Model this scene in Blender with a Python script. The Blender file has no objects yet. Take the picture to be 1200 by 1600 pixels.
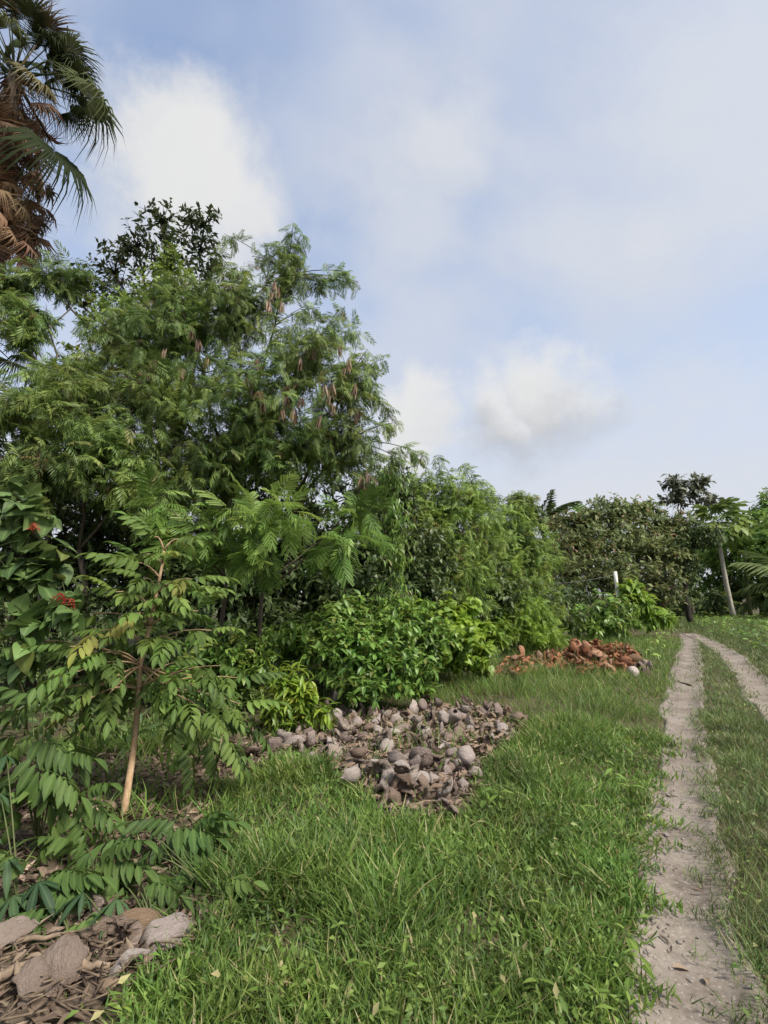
import bpy, math, random
import numpy as np
from mathutils import Vector, Matrix

# ------------------------------------------------------------------ camera
rng = np.random.default_rng(11)
random.seed(11)
scene = bpy.context.scene
COL = scene.collection
F, CX, CY, HEYE = 800.0, 600.0, 800.0, 1.6      # photograph 1200 x 1600 px
HORIZON = 930.0
PITCH = math.atan((HORIZON - CY) / F)
cam_d = bpy.data.cameras.new('camera')
cam = bpy.data.objects.new('camera', cam_d)
COL.objects.link(cam)
cam.location = (0, 0, HEYE)
cam.rotation_euler = (math.pi / 2 + PITCH, 0, 0)
cam_d.sensor_fit = 'VERTICAL'
cam_d.angle = 2 * math.atan(800.0 / F)
cam_d.clip_start = 0.05
cam_d.clip_end = 3000
scene.camera = cam
SUN_EL, SUN_AZ = math.radians(50), math.radians(128)   # azimuth clockwise from +Y
SUNV = Vector((math.sin(SUN_AZ) * math.cos(SUN_EL), math.cos(SUN_AZ) * math.cos(SUN_EL), math.sin(SUN_EL)))

cP, sP = math.cos(PITCH), math.sin(PITCH)
def ray(px, py):
    r, u = (px - CX) / F, (CY - py) / F
    return np.array([r, cP - u * sP, sP + u * cP])
def at(px, py, Y):
    d = ray(px, py)
    return np.array([0, 0, HEYE]) + d * (Y / d[1])
def depth(px, py, Y):
    return Y / ray(px, py)[1]
def gnd(px, py, z=0.0):
    d = ray(px, py)
    t = (z - HEYE) / d[2]
    return np.array([0, 0, HEYE]) + d * t
def proj(P):
    P = np.asarray(P, float)
    x, y, z = P[..., 0], P[..., 1], P[..., 2] - HEYE
    f = np.maximum(y * cP + z * sP, 1e-3)
    u = -y * sP + z * cP
    return CX + F * x / f, CY - F * u / f

# ------------------------------------------------------------------ world: Nishita sky with procedural clouds
world = bpy.data.worlds.new('World')
scene.world = world
world.use_nodes = True
nt = world.node_tree
nt.nodes.clear()
def W(t, **kw):
    n = nt.nodes.new(t)
    for k, v in kw.items():
        setattr(n, k, v)
    return n
L = nt.links.new
out = W('ShaderNodeOutputWorld'); bg = W('ShaderNodeBackground')
bg.inputs['Strength'].default_value = 0.15
sky = W('ShaderNodeTexSky', sky_type='NISHITA')
sky.sun_disc = False
sky.sun_elevation = SUN_EL; sky.sun_rotation = SUN_AZ
sky.air_density = 1.0; sky.dust_density = 1.2; sky.ozone_density = 1.5
tc = W('ShaderNodeTexCoord')
nrm = W('ShaderNodeVectorMath', operation='NORMALIZE'); L(tc.outputs['Generated'], nrm.inputs[0])
sep = W('ShaderNodeSeparateXYZ'); L(nrm.outputs[0], sep.inputs[0])
def M(op, a, b=None, c=None, clamp=False):
    n = W('ShaderNodeMath', operation=op); n.use_clamp = clamp
    for i, v in enumerate((a, b, c)):
        if v is None: continue
        if isinstance(v, (int, float)): n.inputs[i].default_value = v
        else: L(v, n.inputs[i])
    return n.outputs[0]
def smooth(v, lo, hi, a=0.0, b=1.0):
    n = W('ShaderNodeMapRange', interpolation_type='SMOOTHSTEP')
    L(v, n.inputs['Value'])
    n.inputs['From Min'].default_value = lo; n.inputs['From Max'].default_value = hi
    n.inputs['To Min'].default_value = a; n.inputs['To Max'].default_value = b
    return n.outputs[0]
def mixc(f, a, b):
    n = W('ShaderNodeMix', data_type='RGBA'); n.clamp_factor = True
    if isinstance(f, (int, float)): n.inputs['Factor'].default_value = f
    else: L(f, n.inputs['Factor'])
    for nm, v in (('A', a), ('B', b)):
        s = [i for i in n.inputs if i.name == nm and i.type == 'RGBA'][0]
        if isinstance(v, tuple): s.default_value = v + (1,)
        else: L(v, s)
    return [o for o in n.outputs if o.type == 'RGBA'][0]
# cloud layer seen in perspective: direction projected on a plane overhead
zz = M('ADD', M('MAXIMUM', sep.outputs[2], 0.0), 0.35)
pl = W('ShaderNodeCombineXYZ')
L(M('DIVIDE', sep.outputs[0], zz), pl.inputs[0]); L(M('DIVIDE', sep.outputs[1], zz), pl.inputs[1])
def noise(vec, scale, detail=5, rough=.55, dist=0.0, w=None):
    n = W('ShaderNodeTexNoise', noise_dimensions='3D')
    L(vec, n.inputs['Vector']); n.inputs['Scale'].default_value = scale
    n.inputs['Detail'].default_value = detail; n.inputs['Roughness'].default_value = rough
    n.inputs['Distortion'].default_value = dist
    return n
veil = smooth(noise(pl.outputs[0], 1.15, 4, .5, .4).outputs[0], .34, .60, .06, .88)
wisp = smooth(noise(pl.outputs[0], 2.6, 6, .58, .3).outputs[0], .47, .72, 0, .55)
low = smooth(sep.outputs[2], .08, .66, .95, .06)
den = M('MAXIMUM', M('MAXIMUM', veil, wisp), low)
warpn = noise(nrm.outputs[0], 5.5, 9, .62)
wv = W('ShaderNodeVectorMath', operation='MULTIPLY_ADD')
L(warpn.outputs['Color'], wv.inputs[0]); wv.inputs[1].default_value = (.24, .24, .24); L(nrm.outputs[0], wv.inputs[2])
wo = W('ShaderNodeVectorMath', operation='SUBTRACT'); L(wv.outputs[0], wo.inputs[0]); wo.inputs[1].default_value = (.12, .12, .12)
wsep = W('ShaderNodeSeparateXYZ'); L(wo.outputs[0], wsep.inputs[0])
cum = lit = None
def blob(c, r_in, r_out, amt, dark=.0):
    """a cumulus round direction c: sharp puffy edge, greyer base"""
    global cum, lit
    c = Vector(c).normalized()
    d = W('ShaderNodeVectorMath', operation='DISTANCE')
    L(wo.outputs[0], d.inputs[0]); d.inputs[1].default_value = c
    v = smooth(d.outputs['Value'], r_in, r_out, amt, 0)
    sh = smooth(wsep.outputs[2], c.z - r_out * .55, c.z + r_out * .35, 1 - dark, 1.0)
    l_ = M('MULTIPLY', v, sh)
    cum = v if cum is None else M('MAXIMUM', cum, v)
    lit = l_ if lit is None else M('MAXIMUM', lit, l_)
for (px, py, ri, ro, am, dk) in [(280, 240, .06, .165, .95, .1), (215, 190, .03, .12, .9, .1), (350, 300, .04, .13, .9, .15), (300, 370, .06, .2, .8, .2), (850, 625, .03, .14, .95, .8), (775, 660, .02, .12, .9, .95), (900, 640, .01, .10, .8, .8),
          (650, 650, .03, .10, .9, .2), (620, 690, .02, .09, .9, .2), (1150, 200, .06, .33, .62, .1), (1050, 330, .1, .36, .4, .2), (690, 240, .02, .15, .5, .1), (660, 330, .02, .13, .35, .1)]:
    blob(ray(px, py), ri, ro, am, dk)
for dv in [(-1.1, .7, .5), (1.5, .5, .6), (1.4, .9, .25), (-.1, .5, 1.3), (.8, .3, 1.2), (-.7, -.5, .5), (.6, -.7, .45), (.1, -.85, .3), (-.9, .1, .35), (-.2, -.3, .9)]:   # the same kind of cloud goes on round the rest of the sky
    blob(dv, .08, .28, .8, .4)
ccol = mixc(M('DIVIDE', lit, M('MAXIMUM', cum, .01)), (1.8, 1.85, 2.0), (3.15, 3.14, 3.1))
vcol = (2.42, 2.60, 3.0)
skyb = W('ShaderNodeVectorMath', operation='MULTIPLY'); L(sky.outputs[0], skyb.inputs[0]); skyb.inputs[1].default_value = (1.0, 1.0, 1.0)
hz = smooth(noise(pl.outputs[0], 1.9, 8, .6, .5).outputs[0], .45, .68, 0, .5)
lowz = smooth(sep.outputs[2], .08, .5, .7, 0)
c0 = mixc(den, skyb.outputs[0], vcol)
c0 = mixc(hz, c0, (2.85, 2.88, 2.95))
c1 = mixc(lowz, c0, (2.72, 2.82, 3.06))
c2 = mixc(cum, c1, ccol)
L(c2, bg.inputs['Color']); L(bg.outputs[0], out.inputs['Surface'])

# ------------------------------------------------------------------ sun (hazy) and exposure
sd = bpy.data.lights.new('sun', 'SUN'); sun = bpy.data.objects.new('sun', sd); COL.objects.link(sun)
sd.energy = 3.4; sd.angle = math.radians(14); sd.color = (1.0, .94, .84)
sun.rotation_euler = (-SUNV).to_track_quat('-Z', 'Y').to_euler()
sun.location = SUNV * 30
scene.view_settings.view_transform = 'Standard'
scene.view_settings.look = 'None'
scene.view_settings.exposure = 0.8
scene.view_settings.gamma = 1
scene.cycles.max_bounces = 6
scene.cycles.diffuse_bounces = 3
scene.cycles.transparent_max_bounces = 8

# ------------------------------------------------------------------ materials
def newmat(name):
    m = bpy.data.materials.new(name); m.use_nodes = True
    t = m.node_tree; t.nodes.clear()
    return m, t
def ramp(t, fac, stops, interp='LINEAR'):
    n = t.nodes.new('ShaderNodeValToRGB'); n.color_ramp.interpolation = interp
    e = n.color_ramp.elements
    while len(e) < len(stops): e.new(0.5)
    for el, (p, c) in zip(e, stops):
        el.position = p; el.color = tuple(c) + (1,)
    t.links.new(fac, n.inputs[0])
    return n.outputs[0]
def tn(t, kind, **kw):
    n = t.nodes.new(kind)
    for k, v in kw.items(): setattr(n, k, v)
    return n
def mth(t, op, a, b=None):
    n = tn(t, 'ShaderNodeMath', operation=op)
    for i, v in enumerate((a, b)):
        if v is None: continue
        if isinstance(v, (int, float)): n.inputs[i].default_value = v
        else: t.links.new(v, n.inputs[i])
    return n.outputs[0]
def mixrgb(t, f, a, b, mode='MIX'):
    n = tn(t, 'ShaderNodeMix', data_type='RGBA', blend_type=mode)
    if isinstance(f, (int, float)): n.inputs['Factor'].default_value = f
    else: t.links.new(f, n.inputs['Factor'])
    for nm, v in (('A', a), ('B', b)):
        s = [i for i in n.inputs if i.name == nm and i.type == 'RGBA'][0]
        if isinstance(v, tuple): s.default_value = tuple(v) + (1,)
        else: t.links.new(v, s)
    return [o for o in n.outputs if o.type == 'RGBA'][0]
def tnoise(t, vec, scale, detail=4, rough=.55, dist=0):
    n = tn(t, 'ShaderNodeTexNoise')
    if vec is not None: t.links.new(vec, n.inputs['Vector'])
    n.inputs['Scale'].default_value = scale; n.inputs['Detail'].default_value = detail
    n.inputs['Roughness'].default_value = rough; n.inputs['Distortion'].default_value = dist
    return n
def leafmat(name, dark, mid, light, odd=None, rough=.5, transl=.28, spec=.4, oddp=.95, clump=1.1, vein=.35):
    m, t = newmat(name)
    o = tn(t, 'ShaderNodeOutputMaterial')
    a = tn(t, 'ShaderNodeAttribute', attribute_name='rnd')
    oi = tn(t, 'ShaderNodeObjectInfo')
    r = mth(t, 'FRACT', mth(t, 'ADD', a.outputs['Fac'], oi.outputs['Random']))
    warm = lambda c: (c[0] * 1.10, c[1] * .99, c[2] * 1.12) if c[1] > 1.15 * c[0] else c
    dark, mid, light = warm(dark), warm(mid), warm(light)
    stops = [(0, dark), (.5, mid), (.9, light)]
    if odd is not None: stops += [(oddp, light), (min(oddp + .02, 1), odd)]
    c = ramp(t, r, stops)
    g = tn(t, 'ShaderNodeNewGeometry')
    n = tnoise(t, g.outputs['Position'], clump, 3)
    f = tn(t, 'ShaderNodeMapRange'); t.links.new(n.outputs[0], f.inputs[0])
    f.inputs[1].default_value = .3; f.inputs[2].default_value = .7; f.inputs[3].default_value = .64; f.inputs[4].default_value = 1.38
    hv = tn(t, 'ShaderNodeHueSaturation'); t.links.new(c, hv.inputs['Color']); t.links.new(f.outputs[0], hv.inputs['Value'])
    f2 = tn(t, 'ShaderNodeMapRange'); t.links.new(tnoise(t, g.outputs['Position'], clump * .6, 2).outputs[0], f2.inputs[0])
    f2.inputs[1].default_value = .3; f2.inputs[2].default_value = .7; f2.inputs[3].default_value = .485; f2.inputs[4].default_value = .512
    t.links.new(f2.outputs[0], hv.inputs['Hue'])
    am = tn(t, 'ShaderNodeAttribute', attribute_name='mid')
    col = mixrgb(t, mth(t, 'MULTIPLY', mth(t, 'POWER', am.outputs['Fac'], 5.0), vein), hv.outputs[0],
                 tuple(min(1, x * 1.5 + .02) for x in light))
    p = tn(t, 'ShaderNodeBsdfPrincipled'); t.links.new(col, p.inputs['Base Color'])
    p.inputs['Roughness'].default_value = rough; p.inputs['Specular IOR Level'].default_value = spec
    tr = tn(t, 'ShaderNodeBsdfTranslucent')
    tcol = mixrgb(t, .5, col, (.25, .32, .03), 'MIX') if odd is None or True else col
    tm = tn(t, 'ShaderNodeHueSaturation'); t.links.new(col, tm.inputs['Color']); tm.inputs['Value'].default_value = 1.5; tm.inputs['Hue'].default_value = .48
    t.links.new(tm.outputs[0], tr.inputs['Color'])
    mx = tn(t, 'ShaderNodeMixShader'); mx.inputs[0].default_value = transl
    t.links.new(p.outputs[0], mx.inputs[1]); t.links.new(tr.outputs[0], mx.inputs[2])
    t.links.new(mx.outputs[0], o.inputs['Surface'])
    return m
def barkmat(name, c1, c2, scale=14, stretch=.25, bump=.4, rough=.85):
    m, t = newmat(name)
    o = tn(t, 'ShaderNodeOutputMaterial'); p = tn(t, 'ShaderNodeBsdfPrincipled')
    co = tn(t, 'ShaderNodeTexCoord'); mp = tn(t, 'ShaderNodeMapping'); mp.inputs['Scale'].default_value = (1, 1, stretch)
    t.links.new(co.outputs['Object'], mp.inputs[0])
    n = tnoise(t, mp.outputs[0], scale, 6, .65)
    oi = tn(t, 'ShaderNodeObjectInfo')
    c = ramp(t, n.outputs[0], [(.3, c1), (.7, c2)])
    hv = tn(t, 'ShaderNodeHueSaturation'); t.links.new(c, hv.inputs['Color'])
    t.links.new(mth(t, 'ADD', mth(t, 'MULTIPLY', oi.outputs['Random'], .6), .7), hv.inputs['Value'])
    t.links.new(hv.outputs[0], p.inputs['Base Color']); p.inputs['Roughness'].default_value = rough
    p.inputs['Specular IOR Level'].default_value = .2
    b = tn(t, 'ShaderNodeBump'); b.inputs['Strength'].default_value = bump; b.inputs['Distance'].default_value = .02
    t.links.new(n.outputs[0], b.inputs['Height']); t.links.new(b.outputs[0], p.inputs['Normal'])
    t.links.new(p.outputs[0], o.inputs['Surface'])
    return m

MAT = {}
MAT['feather'] = leafmat('feathery_leaf', (0.0466, 0.1013, 0.0208), (0.0998, 0.1823, 0.0327), (0.1863, 0.2700, 0.0594), (.16, .10, .05), transl=.30, oddp=.965)
MAT['feather_bright'] = leafmat('feathery_leaf_bright', (0.0691, 0.1518, 0.0228), (0.1175, 0.2404, 0.0380), (0.1934, 0.3162, 0.0633), transl=.35)
MAT['hedge'] = leafmat('hedge_leaf', (0.0655, 0.1359, 0.0220), (0.1393, 0.2399, 0.0376), (0.2294, 0.3519, 0.0627), (.15, .12, .04), transl=.32)
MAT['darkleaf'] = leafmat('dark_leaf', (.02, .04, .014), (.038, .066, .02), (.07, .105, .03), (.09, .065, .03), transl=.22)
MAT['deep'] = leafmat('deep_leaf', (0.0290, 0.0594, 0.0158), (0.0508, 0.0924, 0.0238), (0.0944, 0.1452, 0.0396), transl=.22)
MAT['sapling'] = leafmat('sapling_leaf', (0.0468, 0.0945, 0.0170), (0.0779, 0.1465, 0.0246), (0.1247, 0.2079, 0.0378), (.2, .2, .04), rough=.6, transl=.3, vein=.4, clump=3.2, spec=.28)
MAT['seedling'] = leafmat('seedling_leaf', (.035, .075, .016), (.062, .12, .024), (.10, .175, .035), (.16, .13, .05), rough=.62, transl=.28, vein=.4, clump=3.2, spec=.25)
MAT['palmate'] = leafmat('palmate_leaf', (.02, .05, .018), (.032, .075, .024), (.05, .10, .034), rough=.6, transl=.2, vein=.5, spec=.25)
MAT['heart'] = leafmat('heart_leaf', (0.0540, 0.1080, 0.0264), (0.0900, 0.1620, 0.0384), (0.1320, 0.2280, 0.0600), (.17, .2, .05), rough=.5, transl=.28, vein=.5)
MAT['bright'] = leafmat('bright_leaf', (0.0660, 0.1430, 0.0165), (0.1210, 0.2200, 0.0220), (0.2090, 0.3080, 0.0385), (.24, .26, .04), rough=.4, transl=.35, vein=.5)
MAT['lime'] = leafmat('lime_leaf', (0.0819, 0.1725, 0.0185), (0.1404, 0.2587, 0.0271), (0.2107, 0.3450, 0.0431), rough=.45, transl=.35)
MAT['midbush'] = leafmat('mid_bush_leaf', (0.0571, 0.1326, 0.0234), (0.1060, 0.2184, 0.0343), (0.1793, 0.3120, 0.0546), (.17, .18, .04), rough=.4, transl=.3)
MAT['olive'] = leafmat('olive_leaf', (.075, .125, .036), (.13, .185, .058), (.20, .26, .09), (.25, .16, .09), rough=.6, transl=.32, oddp=.93, clump=.35)
MAT['greyleaf'] = leafmat('grey_leaf', (.07, .09, .05), (.12, .15, .085), (.18, .21, .13), rough=.5, transl=.2)
MAT['palmgreen'] = leafmat('palm_leaf', (.022, .036, .012), (.038, .056, .018), (.065, .085, .028), (.15, .11, .05), rough=.75, transl=.2, vein=0, spec=.12, oddp=.9)
MAT['palmolive'] = leafmat('palm_olive_leaf', (.13, .12, .05), (.17, .15, .06), (.2, .18, .08), rough=.6, transl=.18, vein=0)
MAT['palmdead'] = leafmat('palm_dead_leaf', (.10, .055, .03), (.19, .11, .06), (.30, .20, .11), rough=.75, transl=.12, vein=0)
MAT['banana'] = leafmat('banana_leaf', (0.0520, 0.1300, 0.0260), (0.0910, 0.1950, 0.0390), (0.1430, 0.2600, 0.0520), rough=.4, transl=.3, clump=.6)
MAT['coco'] = leafmat('coconut_leaf', (0.0520, 0.0975, 0.0234), (0.0845, 0.1430, 0.0325), (0.1300, 0.1950, 0.0520), rough=.7, transl=.25, clump=.5)
MAT['papaya'] = leafmat('papaya_leaf', (0.0578, 0.1050, 0.0240), (0.0908, 0.1650, 0.0330), (0.1485, 0.2250, 0.0450), rough=.5, transl=.25, clump=.5)
MAT['grass'] = leafmat('grass_blade', (.05, .115, .018), (.098, .19, .03), (.175, .28, .055), (.34, .30, .14), rough=.55, transl=.35, oddp=.92, clump=1.6)
MAT['grass_short'] = leafmat('short_grass_blade', (.06, .115, .028), (.10, .165, .042), (.15, .22, .06), (.28, .24, .13), rough=.55, transl=.3, oddp=.9, clump=1.8)
MAT['weed'] = leafmat('weed_leaf', (.08, .16, .02), (.12, .21, .03), (.17, .27, .045), rough=.45, transl=.35)
MAT['litter'] = leafmat('dry_leaf', (.06, .04, .028), (.14, .097, .064), (.25, .19, .13), (.36, .29, .21), rough=.8, transl=.08, vein=.2, clump=3)
MAT['pod'] = leafmat('seed_pod', (.09, .052, .034), (.18, .11, .066), (.28, .19, .115), rough=.6, transl=.15, vein=0)
MAT['flower'] = leafmat('flower_petal', (.36, .045, .025), (.48, .08, .04), (.55, .16, .06), rough=.5, transl=.25, vein=0)
MAT['bark'] = barkmat('bark', (.045, .035, .025), (.13, .105, .08))
MAT['bark_dark'] = barkmat('dark_bark', (.015, .013, .011), (.045, .038, .03))
MAT['bark_sap'] = barkmat('sapling_bark', (.22, .135, .075), (.48, .34, .21), 16, .5, .6)
MAT['bark_pap'] = barkmat('papaya_bark', (.26, .24, .19), (.44, .41, .34), 5, 2.5, .5)
MAT['twig'] = barkmat('dry_twig', (.10, .07, .048), (.26, .195, .135), 20, .3, .3)
MAT['post'] = barkmat('pale_post', (.50, .49, .44), (.68, .67, .62), 6, .4, .2)
MAT['stem'] = barkmat('green_stem', (.06, .08, .03), (.12, .13, .05), 20, .3, .2, .6)
MAT['wire'] = barkmat('wire_metal', (.2, .2, .2), (.3, .3, .3), 20, 1, .1, .5)
def huskmat(name, stops, fib=30, bump=1.0, alt=(.30, .205, .14)):
    m, t = newmat(name)
    o = tn(t, 'ShaderNodeOutputMaterial'); p = tn(t, 'ShaderNodeBsdfPrincipled')
    co = tn(t, 'ShaderNodeTexCoord'); mp = tn(t, 'ShaderNodeMapping'); mp.inputs['Scale'].default_value = (1, 1, .14)
    t.links.new(co.outputs['Object'], mp.inputs[0])
    oi = tn(t, 'ShaderNodeObjectInfo')
    addv = tn(t, 'ShaderNodeVectorMath', operation='ADD'); t.links.new(mp.outputs[0], addv.inputs[0])
    t.links.new(mth(t, 'MULTIPLY', oi.outputs['Random'], 37.0), addv.inputs[1])
    n = tnoise(t, addv.outputs[0], fib * .28, 7, .75)
    blot = tnoise(t, addv.outputs[0], 2.2, 5, .65)
    r = mth(t, 'ADD', mth(t, 'MULTIPLY', mth(t, 'SUBTRACT', n.outputs[0], .5), .9), mth(t, 'ADD', mth(t, 'MULTIPLY', oi.outputs['Random'], .55), mth(t, 'MULTIPLY', blot.outputs[0], .45)))
    c = ramp(t, r, stops)
    odd = mth(t, 'MULTIPLY', mth(t, 'GREATER_THAN', mth(t, 'FRACT', mth(t, 'MULTIPLY', oi.outputs['Random'], 7.31)), .72), .5)
    c = mixrgb(t, odd, c, alt)
    t.links.new(c, p.inputs['Base Color']); p.inputs['Roughness'].default_value = .95; p.inputs['Specular IOR Level'].default_value = .08
    b = tn(t, 'ShaderNodeBump'); b.inputs['Strength'].default_value = bump; b.inputs['Distance'].default_value = .04
    t.links.new(n.outputs[0], b.inputs['Height']); t.links.new(b.outputs[0], p.inputs['Normal'])
    t.links.new(p.outputs[0], o.inputs['Surface'])
    return m
MAT['husk'] = huskmat('weathered_husk', [(.12, (.12, .088, .074)), (.34, (.31, .24, .208)), (.56, (.47, .39, .345)), (.95, (.62, .54, .48))])
MAT['husk_in'] = huskmat('weathered_husk_inside', [(.12, (.085, .058, .044)), (.45, (.28, .21, .165)), (.95, (.52, .43, .35))], 45)
MAT['husk_tan'] = huskmat('tawny_husk', [(.2, (.16, .09, .05)), (.5, (.30, .19, .115)), (.9, (.42, .31, .21))])
MAT['rhusk'] = huskmat('red_husk', [(.12, (.07, .03, .02)), (.4, (.20, .088, .05)), (.62, (.36, .185, .11)), (.95, (.50, .37, .26))], alt=(.26, .19, .135))
MAT['rhusk_in'] = huskmat('red_husk_inside', [(.12, (.12, .045, .026)), (.5, (.33, .14, .075)), (.95, (.50, .29, .18))], 45)
def groundmat(name, stops, scale, bump=.5, dist=.03, speck=None):
    m, t = newmat(name)
    o = tn(t, 'ShaderNodeOutputMaterial'); p = tn(t, 'ShaderNodeBsdfPrincipled')
    g = tn(t, 'ShaderNodeNewGeometry')
    n = tnoise(t, g.outputs['Position'], scale, 8, .62)
    n2 = tnoise(t, g.outputs['Position'], scale * 14, 5, .7)
    r = mth(t, 'ADD', mth(t, 'MULTIPLY', n.outputs[0], .6), mth(t, 'MULTIPLY', n2.outputs[0], .4))
    c = ramp(t, r, stops)
    if speck:
        v = tn(t, 'ShaderNodeTexVoronoi'); t.links.new(g.outputs['Position'], v.inputs['Vector']); v.inputs['Scale'].default_value = 55
        sp = tn(t, 'ShaderNodeSeparateColor'); t.links.new(v.outputs['Color'], sp.inputs[0])
        f = mth(t, 'MULTIPLY', mth(t, 'GREATER_THAN', sp.outputs[0], .80), mth(t, 'LESS_THAN', v.outputs['Distance'], .38))
        c = mixrgb(t, mth(t, 'MULTIPLY', f, .75), c, speck)
    t.links.new(c, p.inputs['Base Color']); p.inputs['Roughness'].default_value = .95; p.inputs['Specular IOR Level'].default_value = .15
    b = tn(t, 'ShaderNodeBump'); b.inputs['Strength'].default_value = bump; b.inputs['Distance'].default_value = dist
    t.links.new(r, b.inputs['Height']); t.links.new(b.outputs[0], p.inputs['Normal'])
    t.links.new(p.outputs[0], o.inputs['Surface'])
    return m
MAT['ground'] = groundmat('soil_ground', [(.3, (.045, .038, .02)), (.5, (.075, .066, .035)), (.7, (.13, .11, .07))], 1.6)
MAT['soil'] = groundmat('litter_soil', [(.3, (.07, .05, .035)), (.5, (.12, .09, .065)), (.7, (.20, .155, .12))], 6, .7)
MAT['dirt'] = groundmat('track_dirt', [(.34, (.092, .074, .057)), (.46, (.182, .152, .124)), (.62, (.268, .23, .194))], 1.7, .8, .02, (.30, .265, .23))
MAT['stone'] = groundmat('stone', [(.3, (.13, .11, .092)), (.7, (.29, .26, .23))], 9, .4, .01)

# ------------------------------------------------------------------ mesh tools
def mesh_from(name, V, T, rnd=None, mid=None, mats=(), matidx=None, smoothed=True):
    me = bpy.data.meshes.new(name)
    V = np.ascontiguousarray(V, np.float32); T = np.ascontiguousarray(T, np.int32)
    me.vertices.add(len(V)); me.vertices.foreach_set('co', V.ravel())
    me.loops.add(T.size); me.loops.foreach_set('vertex_index', T.ravel())
    me.polygons.add(len(T)); me.polygons.foreach_set('loop_start', np.arange(0, T.size, 3, dtype=np.int32))
    for nm, a in (('rnd', rnd), ('mid', mid)):
        if a is not None:
            at_ = me.attributes.new(nm, 'FLOAT', 'POINT'); at_.data.foreach_set('value', np.ascontiguousarray(a, np.float32))
    for m in mats: me.materials.append(MAT[m] if isinstance(m, str) else m)
    if matidx is not None: me.polygons.foreach_set('material_index', np.ascontiguousarray(matidx, np.int32))
    me.polygons.foreach_set('use_smooth', np.full(len(T), smoothed, bool))
    me.update(calc_edges=True)
    return me
class Batch:
    def __init__(s): s.V, s.T, s.R, s.Mi, s.n = [], [], [], [], 0
    def raw(s, V, T, rnd=0.0, mid=None):
        V = np.asarray(V, float); T = np.asarray(T, int)
        s.V.append(V); s.T.append(T + s.n); s.n += len(V)
        s.R.append(np.broadcast_to(rnd, len(V))); s.Mi.append(np.zeros(len(V)) if mid is None else mid)
    def inst(s, tpl, P, R, S, rnd):
        V, T, mid = tpl
        m, k = len(P), len(V)
        if m == 0: return
        S = np.asarray(S, float)
        loc = V[None] * (S[:, None, None] if S.ndim == 1 else S[:, None, :])
        W_ = np.einsum('mij,mkj->mki', R, loc) + P[:, None, :]
        s.V.append(W_.reshape(-1, 3))
        s.T.append((T[None] + (np.arange(m) * k)[:, None, None]).reshape(-1, 3) + s.n)
        s.n += m * k
        s.R.append(np.repeat(rnd, k)); s.Mi.append(np.tile(mid, m))
    def tube(s, pts, rad, seg=6, rnd=0.0):
        pts = np.asarray(pts, float); n = len(pts); rad = np.broadcast_to(rad, n)
        tg = np.gradient(pts, axis=0); tg /= np.linalg.norm(tg, axis=1)[:, None] + 1e-9
        ref = np.array([1., 0, 0]) if abs(tg[0][2]) > .6 else np.array([0, 0, 1.])
        a = np.cross(tg, ref); a /= np.linalg.norm(a, axis=1)[:, None] + 1e-9
        b = np.cross(tg, a)
        th = np.arange(seg) * 2 * np.pi / seg
        V = pts[:, None] + rad[:, None, None] * (np.cos(th)[None, :, None] * a[:, None] + np.sin(th)[None, :, None] * b[:, None])
        V = V.reshape(-1, 3)
        i = np.arange(n - 1)[:, None] * seg; j = np.arange(seg)[None]; j2 = (j + 1) % seg
        q = np.stack([i + j, i + j2, i + seg + j2, i + seg + j], -1).reshape(-1, 4)
        T = np.concatenate([q[:, [0, 1, 2]], q[:, [0, 2, 3]]])
        V = np.concatenate([V, pts[:1], pts[-1:]]); c0, c1 = len(V) - 2, len(V) - 1
        jj = np.arange(seg); jn = (jj + 1) % seg
        T = np.concatenate([T, np.stack([np.full(seg, c0), jn, jj], -1), np.stack([np.full(seg, c1), (n - 1) * seg + jj, (n - 1) * seg + jn], -1)])
        s.raw(V, T, rnd)
    def mesh(s, name, mats, origin=(0, 0, 0), smoothed=True):
        V = np.concatenate(s.V) - np.asarray(origin)
        return mesh_from(name, V, np.concatenate(s.T), np.concatenate(s.R), np.concatenate(s.Mi), mats, None, smoothed)
def nrmz(a): return a / (np.linalg.norm(a, axis=-1, keepdims=True) + 1e-9)
def frames(X, up=None, roll=.0):
    X = nrmz(np.asarray(X, float)); m = len(X)
    U = np.tile([0, 0, 1.], (m, 1)) if up is None else np.asarray(up, float)
    if roll: U = U + rng.normal(0, roll, (m, 3))
    Yv = np.cross(U, X); bad = np.linalg.norm(Yv, axis=1) < 1e-3
    Yv[bad] = [0, 1, 0.01]
    Yv = nrmz(Yv); Z = np.cross(X, Yv)
    return np.stack([X, Yv, Z], -1)
def link(name, data, parent=None, loc=None, label=None, cat=None, group=None, kind=None):
    o = bpy.data.objects.new(name, data); COL.objects.link(o)
    if parent is not None: o.parent = parent
    if loc is not None: o.location = loc
    tag(o, label, cat, group, kind)
    return o
def tag(o, label=None, cat=None, group=None, kind=None):
    for k, v in (('label', label), ('category', cat), ('group', group), ('kind', kind)):
        if v: o[k] = v
def setmat(o, R, P, S):
    m = Matrix.Identity(4)
    for i in range(3):
        for j in range(3): m[i][j] = R[i][j] * S
        m[i][3] = P[i]
    o.matrix_local = m

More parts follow.
